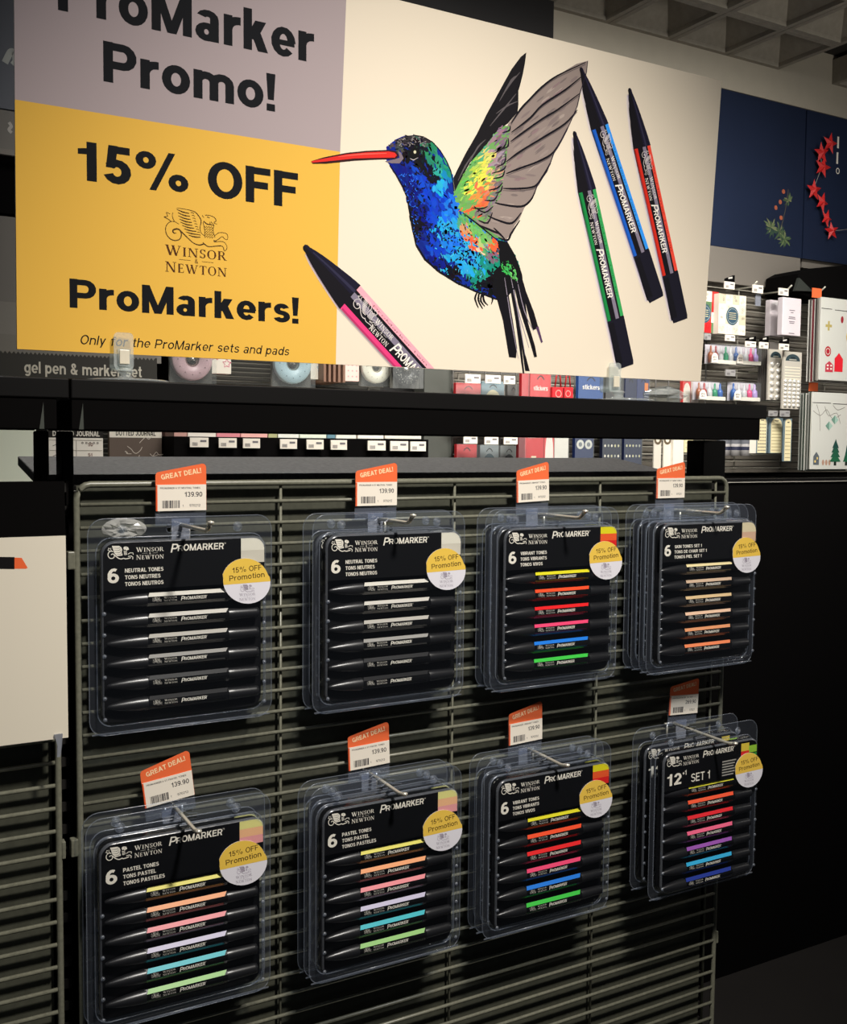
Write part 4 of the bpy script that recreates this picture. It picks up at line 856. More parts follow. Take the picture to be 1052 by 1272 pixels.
def pxbox(name, m, r, Y, th, label=None, cat=None, group=None, parent=None, bevel=0, kind=None):
    x0, y0, x1, y1 = r; xm, ym = (x0+x1)/2, (y0+y1)/2
    X0_, X1_, Z1, Z0 = P(x0, ym, Y).x, P(x1, ym, Y).x, P(xm, y0, Y).z, P(xm, y1, Y).z
    b = MB(); b.box(0, X1_-X0_, 0, th, 0, Z1-Z0); o = b.build(name, m, parent, (X0_, Y, Z0), bevel)
    o['w'] = X1_-X0_; o['h'] = Z1-Z0
    return tag(o, label, cat, group, kind)
def on(o, fn, name='print', y=-.0003):
    k = Ink(); k.E = 2e-4; fn(k, o['w'], o['h']); return k.build(name, o, (0, y, 0))
cream = mat('pale_card', (226, 220, 206), .6); redm = mat('red_card', (196, 30, 36), .45); navy = mat('navy_card', (30, 34, 58), .5)
div = mat('divider_grey', (72, 74, 68), .6)
pxbox('aisle_divider', div, (527, 380, 562, 600), 1.30, .05, 'dark grey upright divider in the aisle behind, left of the red sticker bags', 'divider')
# header strip with lettering
o = pxbox('header_strip', mat('strip_dark', (44, 42, 36), .6), (-40, 438, 195, 470), 1.22, .01, 'dark header strip lettered gel pen and marker set', 'sign')
def f(k, w_, h):
    s0 = P(30, 457, 1.22).x-o.location.x; s1 = P(176, 463, 1.22).x-o.location.x; z = P(100, 463.5, 1.22).z-o.location.z
    k.text('gel pen & marker set', s0, z-.004, .023, (206, 200, 184), 1, x1=s1, bold=.035)
    n = 46
    k.poly([(0, h+.03), (0, h-.002)]+[(w_*i/n/2, h-(.002 if i % 2 else .007)) for i in range(1, 2*n)]+[(w_, h-.002), (w_, h+.03)], (128, 124, 116), 1)
on(o, f)
o = pxbox('scalloped_board', mat('header_back', (128, 124, 116), .6), (-40, 380, 200, 446), 1.24, .01, 'grey scalloped header board above the gel pen strip', 'sign')
pxbox('slotted_divider', MATTE, (196, 380, 214, 600), 1.30, .03, 'black slotted upright right of the gel pen strip', 'post')
# left background boards
o = pxbox('pale_poster', mat('pale_green_paper', (226, 232, 212), .7), (-30, 532, 45, 600), 1.25, .004, 'pale greenish white board low in the left gap under the shelf', 'poster')
def journal(r, top, label, dark):
    o = pxbox('journal', mat('journal_white', (232, 226, 214), .6) if dark else mat('journal_brown', (92, 78, 68), .6), r, 1.26, .015, label, 'notebook', 'dotted journals')
    def f(k, w_, h):
        if dark:
            k.rect(0, h*.80, w_, h, (40, 38, 36), 1); k.text('DOTTED JOURNAL', w_*.08, h*.83, h*.11, (222, 216, 204), 2, x1=w_*.94, bold=.04)
            for i in range(3):
                k.rect(w_*.02, h*(.74-.22*i), w_*.98, h*(.75-.22*i), (150, 144, 134), 1)
                k.stroke([(w_*.08, h*(.62-.22*i)), (w_*.2, h*(.67-.22*i)), (w_*.3, h*(.62-.22*i))], h*.012, (90, 84, 78), 1, 3); k.text('S%d' % i, w_*.72, h*(.62-.22*i), h*.07, (110, 60, 50), 1, bold=.02)
            k.rect(w_*.5, 0, w_*.51, h*.75, (150, 144, 134), 1)
            for i in range(5): k.ring(w_*(.62+.07*i), h*.69, h*.012, h*.022, (90, 84, 78), 1, 8)
        else:
            k.rect(0, h*.80, w_, h, (226, 220, 206), 1); k.text('DOTTED JOURNAL', w_*.12, h*.84, h*.11, (52, 48, 44), 2, x1=w_*.88, bold=.04)
            random.seed(3)
            for i in range(10):
                x, z = random.uniform(.1, .9)*w_, random.uniform(.2, .74)*h; pts = [(x, z)]
                for j in range(5): pts.append((pts[-1][0]+random.uniform(-.03, .09)*w_, pts[-1][1]+random.uniform(-.07, .07)*h))
                k.stroke(pts, h*.012, (206, 196, 184), 1, 3)
    on(o, f)
journal((60, 532, 128, 590), 0, 'white dotted journal with a black heading, behind the paired posts', True)
journal((136, 532, 201, 590), 0, 'brown patterned dotted journal with a white heading, right of the paired posts', False)
# washi reels in clear bags
def reel(cx, cy, rx, col, label, dots=None):
    Y = 1.24 if cx < 500 else 1.205; c = P(cx, cy, Y); r = (P(cx+rx, cy, Y).x-P(cx-rx, cy, Y).x)/2
    t = empty('tape_reel', c, label, 'tape reel', 'reels of decorative tape in clear bags')
    b = MB(); b.lathe([(r*.34, -.004), (r*.36, -.006), (r*.95, -.006), (r, -.004), (r, .006), (r*.34, .006)], (0, 0, 0), 28, 'y'); b.build('reel', mat('reel_%d' % cx, col, .4), t)
    b = MB(); b.lathe([(.0001, -.0075), (r*.10, -.0075), (r*.16, -.005), (r*.34, -.0045), (r*.35, .004)], (0, 0, 0), 24, 'y'); b.build('hub', mat('hub_metal', (170, 165, 155), .25, 1), t)
    k = Ink(); k.E = 2e-4
    for i in range(12): k.disc(r*.72*math.cos(i*math.pi/6), r*.72*math.sin(i*math.pi/6), r*.035, r*.035, dots or tuple(int(v*.75) for v in col), 1, 8)
    if dots:
        for i in range(70):
            a = random.random()*6.28; q = random.uniform(.4, .93)*r; k.disc(q*math.cos(a), q*math.sin(a), r*.03, r*.03, dots, 1, 6)
    k.build('print', t, (0, -.0065, 0))
    b = MB(); b.prism([(-r*1.16, -r*1.22), (r*1.16, -r*1.18), (r*1.18, r*1.5), (-r*1.14, r*1.5)], -.011, -.0105); b.build('bag', FILM, t)
    b = MB(); b.box(-r*1.08, r*1.08, .008, .010, -r*1.18, r*1.45); b.build('backing_card', mat('reel_backing', (74, 72, 66), .6), t); b = MB(); b.tube([(0, .0, r*1.3), (0, 1.3485-Y, r*1.3)], .002, 6); b.build('hanger', CHROME, t)
reel(238, 447, 25, (214, 178, 184), 'pink tape reel in a clear bag, behind the sign left of the white star box')
reel(363, 452, 23, (168, 192, 200), 'pale blue tape reel in a clear bag below the yellow part of the sign')
reel(467, 456, 18, (228, 222, 204), 'cream tape reel in a clear bag above the middle of the shelf')
reel(504.5, 460, 16.5, (22, 22, 24), 'black speckled tape reel left of the grey divider', (150, 148, 140))
def starbox(r, label, col):
    o = pxbox('star_box', cream, r, 1.25, .03, label, 'gift box', 'white boxes with star print')
    def f(k, w_, h):
        for (x, z, s_) in ((.25, .35, .24), (.62, .52, .28), (.8, .2, .2), (.35, .75, .22)):
            p = [(w_*x+w_*s_*(1 if i % 2 == 0 else .5)*math.cos(i*math.pi/5+.3), h*z+w_*s_*(1 if i % 2 == 0 else .5)*math.sin(i*math.pi/5+.3)) for i in range(11)]; k.stroke(p, w_*.03, col, 1)
    on(o, f)
starbox((260, 400, 287, 464), 'white box with pink stars beside the pink tape reel', (206, 96, 130)); starbox((380, 402, 402, 471), 'white box with blue stars beside the pale blue tape reel', (90, 150, 170))
b = MB()
for i in range(5): b.box(i*.012, i*.012+.006, 0, .125, 0, .12)
o = b.build('paper_stack', mat('brown_packets', (128, 96, 78), .5), None, P(402, 474, 1.22)); tag(o, 'row of brown packets seen edge on beside the white star box', 'packets')
o = pxbox('paper_pad', mat('pink_pad', (232, 196, 186), .6), (414, 402, 446, 473), 1.24, .02, 'pale pink patterned paper pad left of the cream reel', 'paper pad')
on(o, lambda k, w_, h: [k.disc(w_*(.1+.16*i), h*(.08+.1*j), w_*.03, w_*.03, (222, 150, 150), 1, 8) for i in range(6) for j in range(9)])
# shelf with price strip
o = pxbox('aisle_shelf', MATTE, (216, 544, 532, 572), 1.18, .12, 'black shelf with white price tickets in the aisle behind', 'shelf')
cols = [((216, 232), (196, 150, 140)), ((233, 268), (236, 228, 216)), ((269, 298), (222, 136, 146)), ((299, 332), (238, 178, 170)), ((333, 344), (176, 176, 128)), ((345, 371), (232, 232, 222)), ((372, 405), (224, 232, 214)), ((406, 416), (96, 136, 150)), ((417, 442), (230, 226, 214)), ((444, 476), (236, 230, 218)), ((478, 523), (224, 218, 206))]
nm = ['brown', 'white', 'rose pink', 'salmon pink', 'olive', 'white and narrow', 'pale green', 'teal', 'cream', 'ivory', 'light grey']
for i, ((a, b_), c) in enumerate(cols):
    o = pxbox('notebook', mat('note_%d' % i, c, .6), (a+.4, 530, b_+.2, 543.5+(a-216)*.006), 1.19, .09, '%s notebook, number %s from the left on the black aisle shelf' % (nm[i], ('one', 'two', 'three', 'four', 'five', 'six', 'seven', 'eight', 'nine', 'ten', 'eleven')[i]), 'notebook', 'notebooks lying on the aisle shelf')
tk = [(236, 259), (272, 294), (302, 323), (348, 369), (381, 402), (411, 431), (457, 479), (485, 507), (510, 529)]
for i, (a, b_) in enumerate(tk):
    yy = 543.5+(a-236)*.018
    o = pxbox('price_ticket', WHITE, (a, yy, b_, yy+12), 1.168, .004, 'white price ticket on the black aisle shelf edge, %s from the left' % ('first', 'second', 'third', 'fourth', 'fifth', 'sixth', 'seventh', 'eighth', 'ninth')[i], 'price ticket', 'white price tickets of the aisle')
    def f(k, w_, h):
        for j in range(6): k.rect(w_*(.12+.05*j), h*.15, w_*(.145+.05*j), h*.5, (90, 86, 90), 1)
        k.rect(w_*.55, h*.55, w_*.88, h*.75, (120, 116, 118), 1)
    on(o, f)
TIX = 0
def ticket(r, Y, label, top=False, grey=False):
    o = pxbox('price_ticket', mat('grey_ticket', (150, 148, 146), .5) if grey else WHITE, r, Y, .003, label, 'price ticket', 'white price tickets of the aisle')
    def f(k, w_, h):
        for j in range(6): k.rect(w_*(.12+.05*j), h*.15, w_*(.145+.05*j), h*.5, (90, 86, 90), 1)
        k.rect(w_*.55, h*.55, w_*.88, h*.75, (120, 116, 118), 1)
    on(o, f)
    if top:
        b = MB(); w_, h = o['w'], o['h']; b.prism([(0, h), (w_, h), (w_, h*2.0), (w_*.8, h*1.95), (0, h*1.35)], 0, .002); c = b.build('black_top', MATTE, o)
        k = Ink(); k.E = 2e-4; k.conv([(w_*.35, h*1.35), (w_*.75, h*1.5), (w_*.75, h*1.75), (w_*.35, h*1.6)], (190, 186, 178), 1); k.build('mark', c)
# bags and sticker packs of rows A and B
def bag(r, col, label, txt=None, tcol=(240, 232, 222), arch=None, Y=1.26, extra=None, cat='sticker pack', header=.0, grp='sticker packs behind the shelf'):
    o = pxbox('sticker_pack', mat('pk_%02x%02x%02x' % col, col, .4), r, Y, .012, label, cat, grp, bevel=.001)
    def f(k, w_, h):
        k.stroke([(w_*.34, h*.86), (w_*.40, h*.90), (w_*.5, h*.93), (w_*.60, h*.90), (w_*.66, h*.86)], h*.02, (30, 24, 24), 2, 2)
        if arch: k.poly([(w_*.5+w_*.42*math.cos(math.radians(a)), h*.42+h*.40*math.sin(math.radians(a))) for a in range(0, 181, 15)]+[(w_*.08, 0), (w_*.92, 0)], arch, 1)
        if txt: k.text(txt, w_*.16, h*(header or .55), h*.09, tcol, 3, x1=w_*.84, bold=.035)
        if extra: extra(k, w_, h)
    on(o, f); b = MB(); b.box(-.001, o['w']+.001, -.0022, -.0018, -.002, o['h']+.002); b.build('film', FILM, o); return o
faces = lambda k, w_, h: [k.disc(w_*x, h*z, w_*.2, w_*.2, c, 2, 14) for x, z, c in ((.5, .28, (236, 226, 214)), (.42, .2, (60, 54, 56)), (.62, .24, (206, 60, 56)), (.5, .12, (230, 220, 208)))]
discs = lambda k, w_, h: [(k.disc(w_*x, h*z, w_*.2, w_*.2, (206, 204, 196), 2, 14), k.disc(w_*x, h*z, w_*.1, w_*.1, (120, 124, 130), 3, 10)) for x, z in ((.28, .6), (.72, .6), (.28, .25), (.72, .25))]
dots_ = lambda k, w_, h: [k.disc(w_*(.14+.18*i), h*(.1+.16*j), w_*.05, w_*.06, random.choice(((190, 184, 150), (160, 160, 150), (214, 206, 190))), 2, 8) for i in range(5) for j in range(5)]
bag((566, 476, 597, 530), (190, 30, 38), 'red foil sticker bag right of the grey divider, upper row', None)
bag((598, 474, 626, 530), (104, 130, 140), 'blue grey sticker bag with a cream round card, upper row', None, arch=(214, 204, 168))
bag((630, 478, 645, 530), (96, 92, 88), 'narrow grey packet left of the red sticker pack, upper row', None)
bag((648, 440, 657, 500), (186, 20, 30), 'thin red packet seen at the left of the red sticker pack, upper row', None, Y=1.22)
bag((658, 462, 684, 530), (206, 36, 40), 'red sticker pack with white lettering and round faces, upper row', 'stickers', extra=faces, header=.66, Y=1.24)
bag((718, 464, 749, 530), (32, 74, 138), 'blue sticker pack with white lettering, upper row', 'stickers', extra=lambda k, w_, h: k.disc(w_*.5, h*.22, w_*.34, h*.18, (220, 214, 200), 2, 16), header=.70, Y=1.24)
bag((776, 466, 790, 530), (24, 30, 66), 'dark navy packet right of the right sign stand, upper row', None); bag((791, 466, 806, 530), (44, 52, 96), 'navy packet with an orange corner, upper row', None, extra=lambda k, w_, h: k.rect(w_*.6, h*.7, w_*.9, h*.85, (206, 120, 60), 2))
bag((752, 466, 774, 530), (60, 58, 58), 'dark grey packet behind the right sign stand, upper row', None)
bag((848, 470, 858, 500), (212, 60, 58), 'small red and white packet left of the lower glitter boxes', None, arch=(232, 222, 208)); bag((859, 472, 868, 500), (220, 200, 190), 'small white packet with a red flower left of the lower glitter boxes', None, extra=lambda k, w_, h: k.disc(w_*.5, h*.35, w_*.35, w_*.35, (214, 50, 50), 2))
# small red gift bags
for i, (a, lab) in enumerate(((686, 'small red gift bag right of the red sticker pack, left one'), (699, 'small red gift bag left of the blue sticker pack, right one'))):
    o = pxbox('gift_bag', mat('gift_red', (184, 24, 34), .35), (a, 481, a+15-i*2, 497), 1.23, .02, lab, 'gift bag', 'small red gift bags', bevel=.001)
    b = MB(); w_, h = o['w'], o['h']; b.tube([(w_*.25, .002, h*.98), (w_*.35, .002, h*1.9), (w_*.5, .002, h*2.3), (w_*.65, .002, h*1.9), (w_*.75, .002, h*.98)], .0018, 6); b.build('handle', mat('gift_red', (184, 24, 34)), o)
    on(o, lambda k, w_, h: k.ring(w_*.5, h*.5, w_*.2, w_*.26, (226, 150, 140), 1, 10))
# crumpled clear bag on the shelf
b = MB(); random.seed(11); rings = []
for j in range(7):
    t_ = j/6; rr = math.sin(math.pi*(.12+.80*t_)); rings.append([(.034*rr*math.cos(a*math.pi/8)*random.uniform(.8, 1.1), .02*rr*math.sin(a*math.pi/8)*random.uniform(.8, 1.1), .001+.022*t_*random.uniform(.9, 1.05)) for a in range(16)])
b.loft(rings, smooth=False); c = P(826, 488, .045); o = b.build('clear_bag', ACRYL, None, (c.x, .045, H0+.0885)); tag(o, 'crumpled clear plastic bag lying on the top shelf near its right end', 'plastic bag')
# row B
bag((567, 552, 592, 610), (196, 30, 40), 'red stickers bag right of the grey divider, lower row', 'stickers', header=.45)
bag((596, 553, 619, 610), (120, 128, 130), 'clear sticker bag with a slate arched card, lower row', None, arch=(62, 82, 90)); bag((621, 554, 643, 610), (104, 106, 104), 'clear sticker bag with a black arched card, lower row', None, arch=(30, 34, 34))
bag((644, 530, 652, 600), (120, 14, 24), 'thin dark red packet at the left of the red boxed pack, lower row', None, Y=1.22)
bag((651, 520, 675, 600), (204, 36, 42), 'red pack with a small house picture, lower row', 'stickers', extra=lambda k, w_, h: (k.rect(w_*.36, h*.18, w_*.62, h*.42, (226, 206, 176), 2), k.rect(w_*.45, h*.18, w_*.53, h*.32, (60, 40, 36), 3)), header=.70)
bag((676, 520, 688, 600), (216, 60, 62), 'narrow red and white pack with rows of drops, lower row', None, arch=(236, 220, 210)); bag((689, 520, 706, 600), (224, 218, 208), 'plain white packet between red and navy packs, lower row', None)
bag((714, 520, 737, 600), (24, 40, 84), 'navy pack with four silver discs, lower row', 'stickers', extra=discs, header=.8); bag((748, 520, 771, 600), (22, 28, 52), 'navy pack with a grid of tiny gems, lower row', 'stickers', extra=dots_, header=.82); bag((775, 520, 797, 600), (26, 34, 66), 'navy pack with gold gems, right of its twin, lower row', 'stickers', extra=dots_, header=.82)
for a, c, l in ((812, (206, 200, 186), 'first'), (824, (222, 214, 198), 'second')):
    o = pxbox('hang_strap', mat('strap_%d' % a, c, .5), (a, 533, a+9, 600), 1.25, .004, 'pale looped strap pack right of the navy packs, %s from the left' % l, 'strap', 'pale looped straps'); on(o, lambda k, w_, h: k.ring(w_*.5, h*.8, w_*.25, w_*.5, (96, 84, 66), 1, 12))
pxbox('paper_packet', cream, (836, 530, 849, 594), 1.24, .01, 'white packet left of the yellow one, below the shelf beam', 'packet'); o = pxbox('paper_packet', mat('yellowish', (226, 216, 168), .6), (850, 533, 861, 562), 1.24, .01, 'pale yellow packet left of the wide post', 'packet'); on(o, lambda k, w_, h: [k.rect(w_*.1, h*(.2+.2*i), w_*.9, h*(.22+.2*i), (150, 140, 110), 1) for i in range(4)])
for r, l in (((578, 465, 597, 476), 'above the red foil bag'), ((603, 466, 622, 476), 'above the blue grey sticker bag'), ((626, 467, 640, 477), 'above the narrow grey packet'), ((576, 541, 593, 551), 'above the lower red stickers bag'), ((602, 542, 619, 552), 'above the slate arched bag'), ((626, 543, 643, 552), 'above the black arched bag')): ticket(r, 1.22, 'white price ticket '+l)
# wire mesh panel for the sticker rows
b = MB(); Xa, Xb = P(562, 520, 1.29).x, P(880, 520, 1.29).x
for k in range(40):
    x = Xa+k*.048
    if x < Xb: b.tube([(x, 0, H0-.04), (x, 0, H0+.4)], .0022, 5)
for k in range(11): b.tube([(Xa, .004, H0-.03+k*.042), (Xb, .004, H0-.03+k*.042)], .0022, 5)
o = b.build('wire_mesh', mat('mesh_dark', (84, 82, 78), .4), None, (0, 1.29, 0)); tag(o, 'open square wire mesh behind the sticker packs', 'wire mesh')
# ---- right hand group
def pad(r, Y, label, variant):
    o = pxbox('paper_pad', cream, r, Y, .03, label, 'paper pad', 'square patterned paper pads')
    def f(k, w_, h):
        random.seed(5+variant); pal = [(232, 224, 204), (222, 214, 192), (206, 196, 170), (240, 232, 214)] if variant else [(206, 36, 40), (236, 226, 208), (90, 120, 84), (222, 60, 56)]
        for i in range(4):
            for j in range(4):
                c = pal[(i*2+j*3+variant) % 4]; k.rect(w_*i/4, h*j/4, w_*(i+1)/4, h*(j+1)/4, c, 1)
                cc = tuple(int(v*.72) for v in c)
                for q in range(3): k.ring(w_*(i+random.uniform(.25, .75))/4, h*(j+random.uniform(.25, .75))/4, w_*.02, w_*.032, cc, 2, 8)
        cx_ = w_*.5; k.disc(cx_, h*.46, w_*.23, h*.23, (56, 82, 98), 4, 24); k.ring(cx_, h*.46, w_*.19, w_*.20, (170, 180, 176), 5, 24)
        for q in range(4): k.rect(cx_-w_*.13, h*(.53-.05*q), cx_+w_*.13, h*(.545-.05*q), (200, 190, 150), 5)
    on(o, f)
pad((858, 361, 892, 413), 1.24, 'red and white patterned paper pad half hidden behind the right edge of the sign', 0); pad((892.5, 366, 926, 415.5), 1.22, 'cream patterned paper pad with an oval slate label, right of the sign', 1)
def glitter(r, Y, label, cols):
    o = pxbox('glitter_box', FILM, r, Y, .028, label, 'glitter box', 'boxes of glitter bottles'); w_, h = o['w'], o['h']
    box('back_card', mat('glitter_back', (206, 200, 206), .5), 0, w_, .0265, .0275, 0, h, o); n = len(cols); bw = w_/n
    box('tray', cream, .001, w_-.001, .001, .004, 0, h*.20, o)
    for i, c in enumerate(cols):
        b = MB(); q = bw*.42; b.lathe([(.0001, 0), (q, .0), (q, h*.42), (q*.8, h*.52), (q*.35, h*.60), (q*.35, h*.82), (q*.15, h*.9), (.0001, h*.9)], (bw*(i+.5), .014, h*.04), 12); b.build('glitter_bottle', mat('glit_%02x%02x%02x' % c, c, .3), o)
    k = Ink(); k.E = 2e-4; k.poly([(w_*.12+w_*.13*math.cos(math.radians(a)), h*.26+h*.28*math.sin(math.radians(a))) for a in range(0, 181, 20)]+[(w_*.0, h*.04), (w_*.25, h*.04)], (234, 226, 214), 1)
    k.text('glitter', w_*.04, h*.28, h*.09, (60, 50, 56), 2, x1=w_*.21, bold=.02); k.text('glue', w_*.06, h*.16, h*.09, (60, 50, 56), 2, x1=w_*.18, bold=.02); k.build('print', o, (0, -.0006, 0))
BR, RD, GN, BL, PK, LV, SL = (150, 84, 52), (150, 50, 50), (30, 130, 90), (40, 90, 160), (206, 66, 116), (170, 150, 206), (190, 190, 192)
glitter((884, 428, 915, 452), 1.22, 'clear glitter glue box with brown and green bottles, upper pair', [BR, RD, SL, GN, SL]); glitter((915.5, 430, 946, 453), 1.22, 'clear glitter glue box with pink and lilac bottles, upper pair', [BL, SL, SL, PK, LV])
glitter((869, 474, 902, 497), 1.20, 'clear glitter glue box with brown and green bottles, lower pair', [BR, RD, SL, GN, BL]); glitter((912, 475, 945, 498), 1.20, 'clear glitter glue box with blue, pink and lilac bottles, lower pair', [BL, SL, SL, PK, LV])
def pouch(r, Y, label, front):
    o = pxbox('card_pouch', mat('lilac_white', (220, 210, 214), .5), r, Y, .02, label, 'card pack', 'pale card packs on the back wall', bevel=.002)
    def f(k, w_, h):
        if front:
            for z, a in ((.66, .3), (.60, .14), (.48, .34), (.44, .38), (.36, .3), (.32, .26), (.05, .3)): k.rect(w_*(.5-a/2), h*z, w_*(.5+a/2), h*(z+.02), (120, 110, 120), 1)
        else: k.conv([(w_*.55, h*.06), (w_*.95, h*.06), (w_*.95, h*.7), (w_*.7, h*.72)], (128, 116, 128), 1); k.rect(w_*.1, h*.84, w_*.95, h*.97, (236, 230, 232), 1)
    on(o, f)
pouch((956.5, 373, 974, 418), 1.26, 'pale lilac card pack partly behind a whiter one, right of the empty hook', False); pouch((972, 370, 995, 417), 1.18, 'pale card pack with small centred lettering, front of the pair', True)
def gems(r, Y, label, v):
    o = pxbox('gem_sheet', mat('gem_card', (190, 184, 172), .5), r, Y, .006, label, 'sticker sheet', 'sheets of gem stickers'); w_, h = o['w'], o['h']
    def f(k, w_, h):
        k.poly([(w_*.5+w_*.40*math.cos(math.radians(a)), h*.84+h*.12*math.sin(math.radians(a))) for a in range(0, 181, 15)], (52, 68, 74), 1); k.rect(w_*.38, h*.89, w_*.62, h*.905, (20, 20, 20), 2); k.rect(w_*.3, h*.855, w_*.7, h*.87, (180, 176, 160), 2)
        if v: [k.rect(w_*.08, h*(.52+.05*i), w_*.92, h*(.535+.05*i), (236, 228, 206), 1) for i in range(5)]
    on(o, f); b = MB()
    rows = 6 if not v else 7
    for j in range(rows):
        for i in range(2 if not v else 4):
            q = w_*(.16 if not v else .09); z = h*(.06+j*(.13 if not v else .07)); b.lathe([(q, 0), (q*.8, -.003), (q*.3, -.005), (.0001, -.0052)], (w_*((.27+.46*i) if not v else (.14+.24*i)), -.0004, z), 8, 'y')
    b.build('gems', mat('gem_silver', (216, 212, 204), .2, .3), o)
gems((954.5, 434, 971, 497), 1.20, 'narrow sheet of silver gem stickers left of the wider sheet', 0); gems((972.5, 437, 995, 508), 1.17, 'wide sheet of pearl and gem stickers below the pale card packs', 1)
b = MB()
for i in range(6): b.box(0, .045, i*.008, i*.008+.003, 0, .17)
tag(b.build('sheet_stack', mat('sheet_edges', (92, 88, 84), .5), None, P(954, 497, 1.215)), 'grey sheets seen edge on, left of the silver gem sheet', 'sheets')
def bookmark(r, Y, label, v):
    o = pxbox('sticker_sheet', mat('bluegrey_card', (104, 124, 134), .5), r, Y, .005, label, 'sticker sheet', 'cream sticker sheets under the gems')
    def f(k, w_, h):
        k.poly(rounded(w_*.10, h*.01, w_*.90, h*.99, w_*.36, 6, (0, 0, 1, 1)), (226, 214, 172), 1); k.rect(w_*.36, h*.90, w_*.64, h*.925, (30, 30, 30), 2)
        for i in range(9):
            if v == 1: k.rect(w_*.16, h*(.08+.09*i), w_*.84, h*(.095+.09*i), (160, 146, 110), 2)
            else:
                for j in range(5): k.disc(w_*(.2+.15*j), h*(.08+.09*i), w_*.05, w_*.05, (50, 56, 84) if i < 3 else (120, 110, 96), 2, 6)
    on(o, f)
bookmark((939.5, 518, 953, 563), 1.20, 'cream sticker sheet with rows of dark dots, leftmost of three', 0); bookmark((955.5, 519, 972.5, 563), 1.20, 'cream sticker sheet with ruled lines, middle of three', 1); bookmark((973.5, 520, 983, 573), 1.17, 'narrow cream sticker sheet hanging lower, rightmost of three', 1)
for i, (a, c) in enumerate(((893, 'left'), (905.5, 'middle'), (918, 'right'))):
    Y = 1.22; t = empty('paint_tube', P(a+5.5, 566, Y), '%s white bottle with a navy band, under the right end of the shelf' % c, 'bottle', 'white bottles with navy bands'); r = (P(a+12, 556, Y).x-P(a, 556, Y).x)/2
    b = MB(); b.lathe([(.0001, 0), (r, 0), (r, .075), (r*.5, .085), (r*.5, .1), (.0001, .1)], (0, 0, 0), 16); b.build('body', mat('tube_white', (210, 206, 204), .4), t)
    b = MB(); b.lathe([(r*1.01, .016), (r*1.01, .026)], (0, 0, 0), 16); b.build('band', navy, t); b = MB(); b.lathe([(r*1.01, .034), (r*1.01, .060)], (0, 0, 0), 16); b.build('label', mat('tube_grey', (96, 98, 104), .5), t)
pxbox('paper_packet', cream, (931, 545, 939, 563), 1.20, .01, 'plain white packet between the navy banded bottles and the cream sheets', 'packet')
def frame_stack(face, edges, Y, label, elabel, motif):
    o = pxbox('window_sticker', mat('grey_white', (204, 204, 196), .5), face, Y, .006, label, 'sticker pack', 'large window sticker packs', bevel=.001)
    on(o, motif); n = 8
    for i in range(n):
        cs_ = [(206, 204, 196), (70, 66, 62), (188, 184, 176), (110, 26, 36), (196, 192, 184), (60, 58, 54), (130, 126, 118), (170, 166, 158)] if motif is mA else [(150, 152, 146), (60, 66, 60), (176, 178, 170), (44, 60, 50), (196, 196, 188), (84, 88, 82), (150, 152, 146), (60, 64, 58)]
        c = cs_[i]; b = MB(); b.box(0, o['w'], 0, .0022, 0, o['h']); q = b.build('window_sticker', mat('edge_%02x%02x%02x' % c, c, .5), None, (o.location.x+random.uniform(-.001, .001), Y+.0075+(7-i)*.0052, o.location.z-random.uniform(0, .006))); tag(q, elabel % ('first', 'second', 'third', 'fourth', 'fifth', 'sixth', 'seventh', 'eighth')[i], 'sticker pack', 'large window sticker packs')
def mA(k, w_, h):
    k.rect(0, h*.86, w_*.3, h*.868, (40, 38, 36), 1); k.rect(w_*.38, h*.855, w_*.95, h*.863, (40, 38, 36), 1)
    for a in range(4): k.stroke([(w_*.22+w_*.09*math.cos(a*1.57), h*.66+w_*.09*math.sin(a*1.57)), (w_*.22, h*.66)], w_*.05, (176, 160, 96), 1)
    k.disc(w_*.22, h*.35, w_*.09, w_*.10, (170, 40, 50), 1, 14); k.ring(w_*.22, h*.35, w_*.05, w_*.065, (210, 200, 190), 2, 12)
    k.poly([(w_*.16, h*.10), (w_*.38, h*.10), (w_*.38, h*.19), (w_*.27, h*.235), (w_*.16, h*.19)], (186, 60, 74), 1); k.poly([(w_*.42, h*.11), (w_*.66, h*.11), (w_*.66, h*.27), (w_*.54, h*.34), (w_*.42, h*.27)], (214, 36, 48), 1)
    for x, z in ((.2, .13), (.3, .13), (.2, .17), (.3, .17)): k.rect(w_*x, h*z, w_*(x+.05), h*(z+.02), (236, 226, 214), 2)
    k.disc(w_*.6, h*.75, w_*.04, w_*.07, (150, 40, 50), 1, 10); k.disc(w_*.8, h*.55, w_*.07, w_*.1, (206, 180, 110), 1, 10)
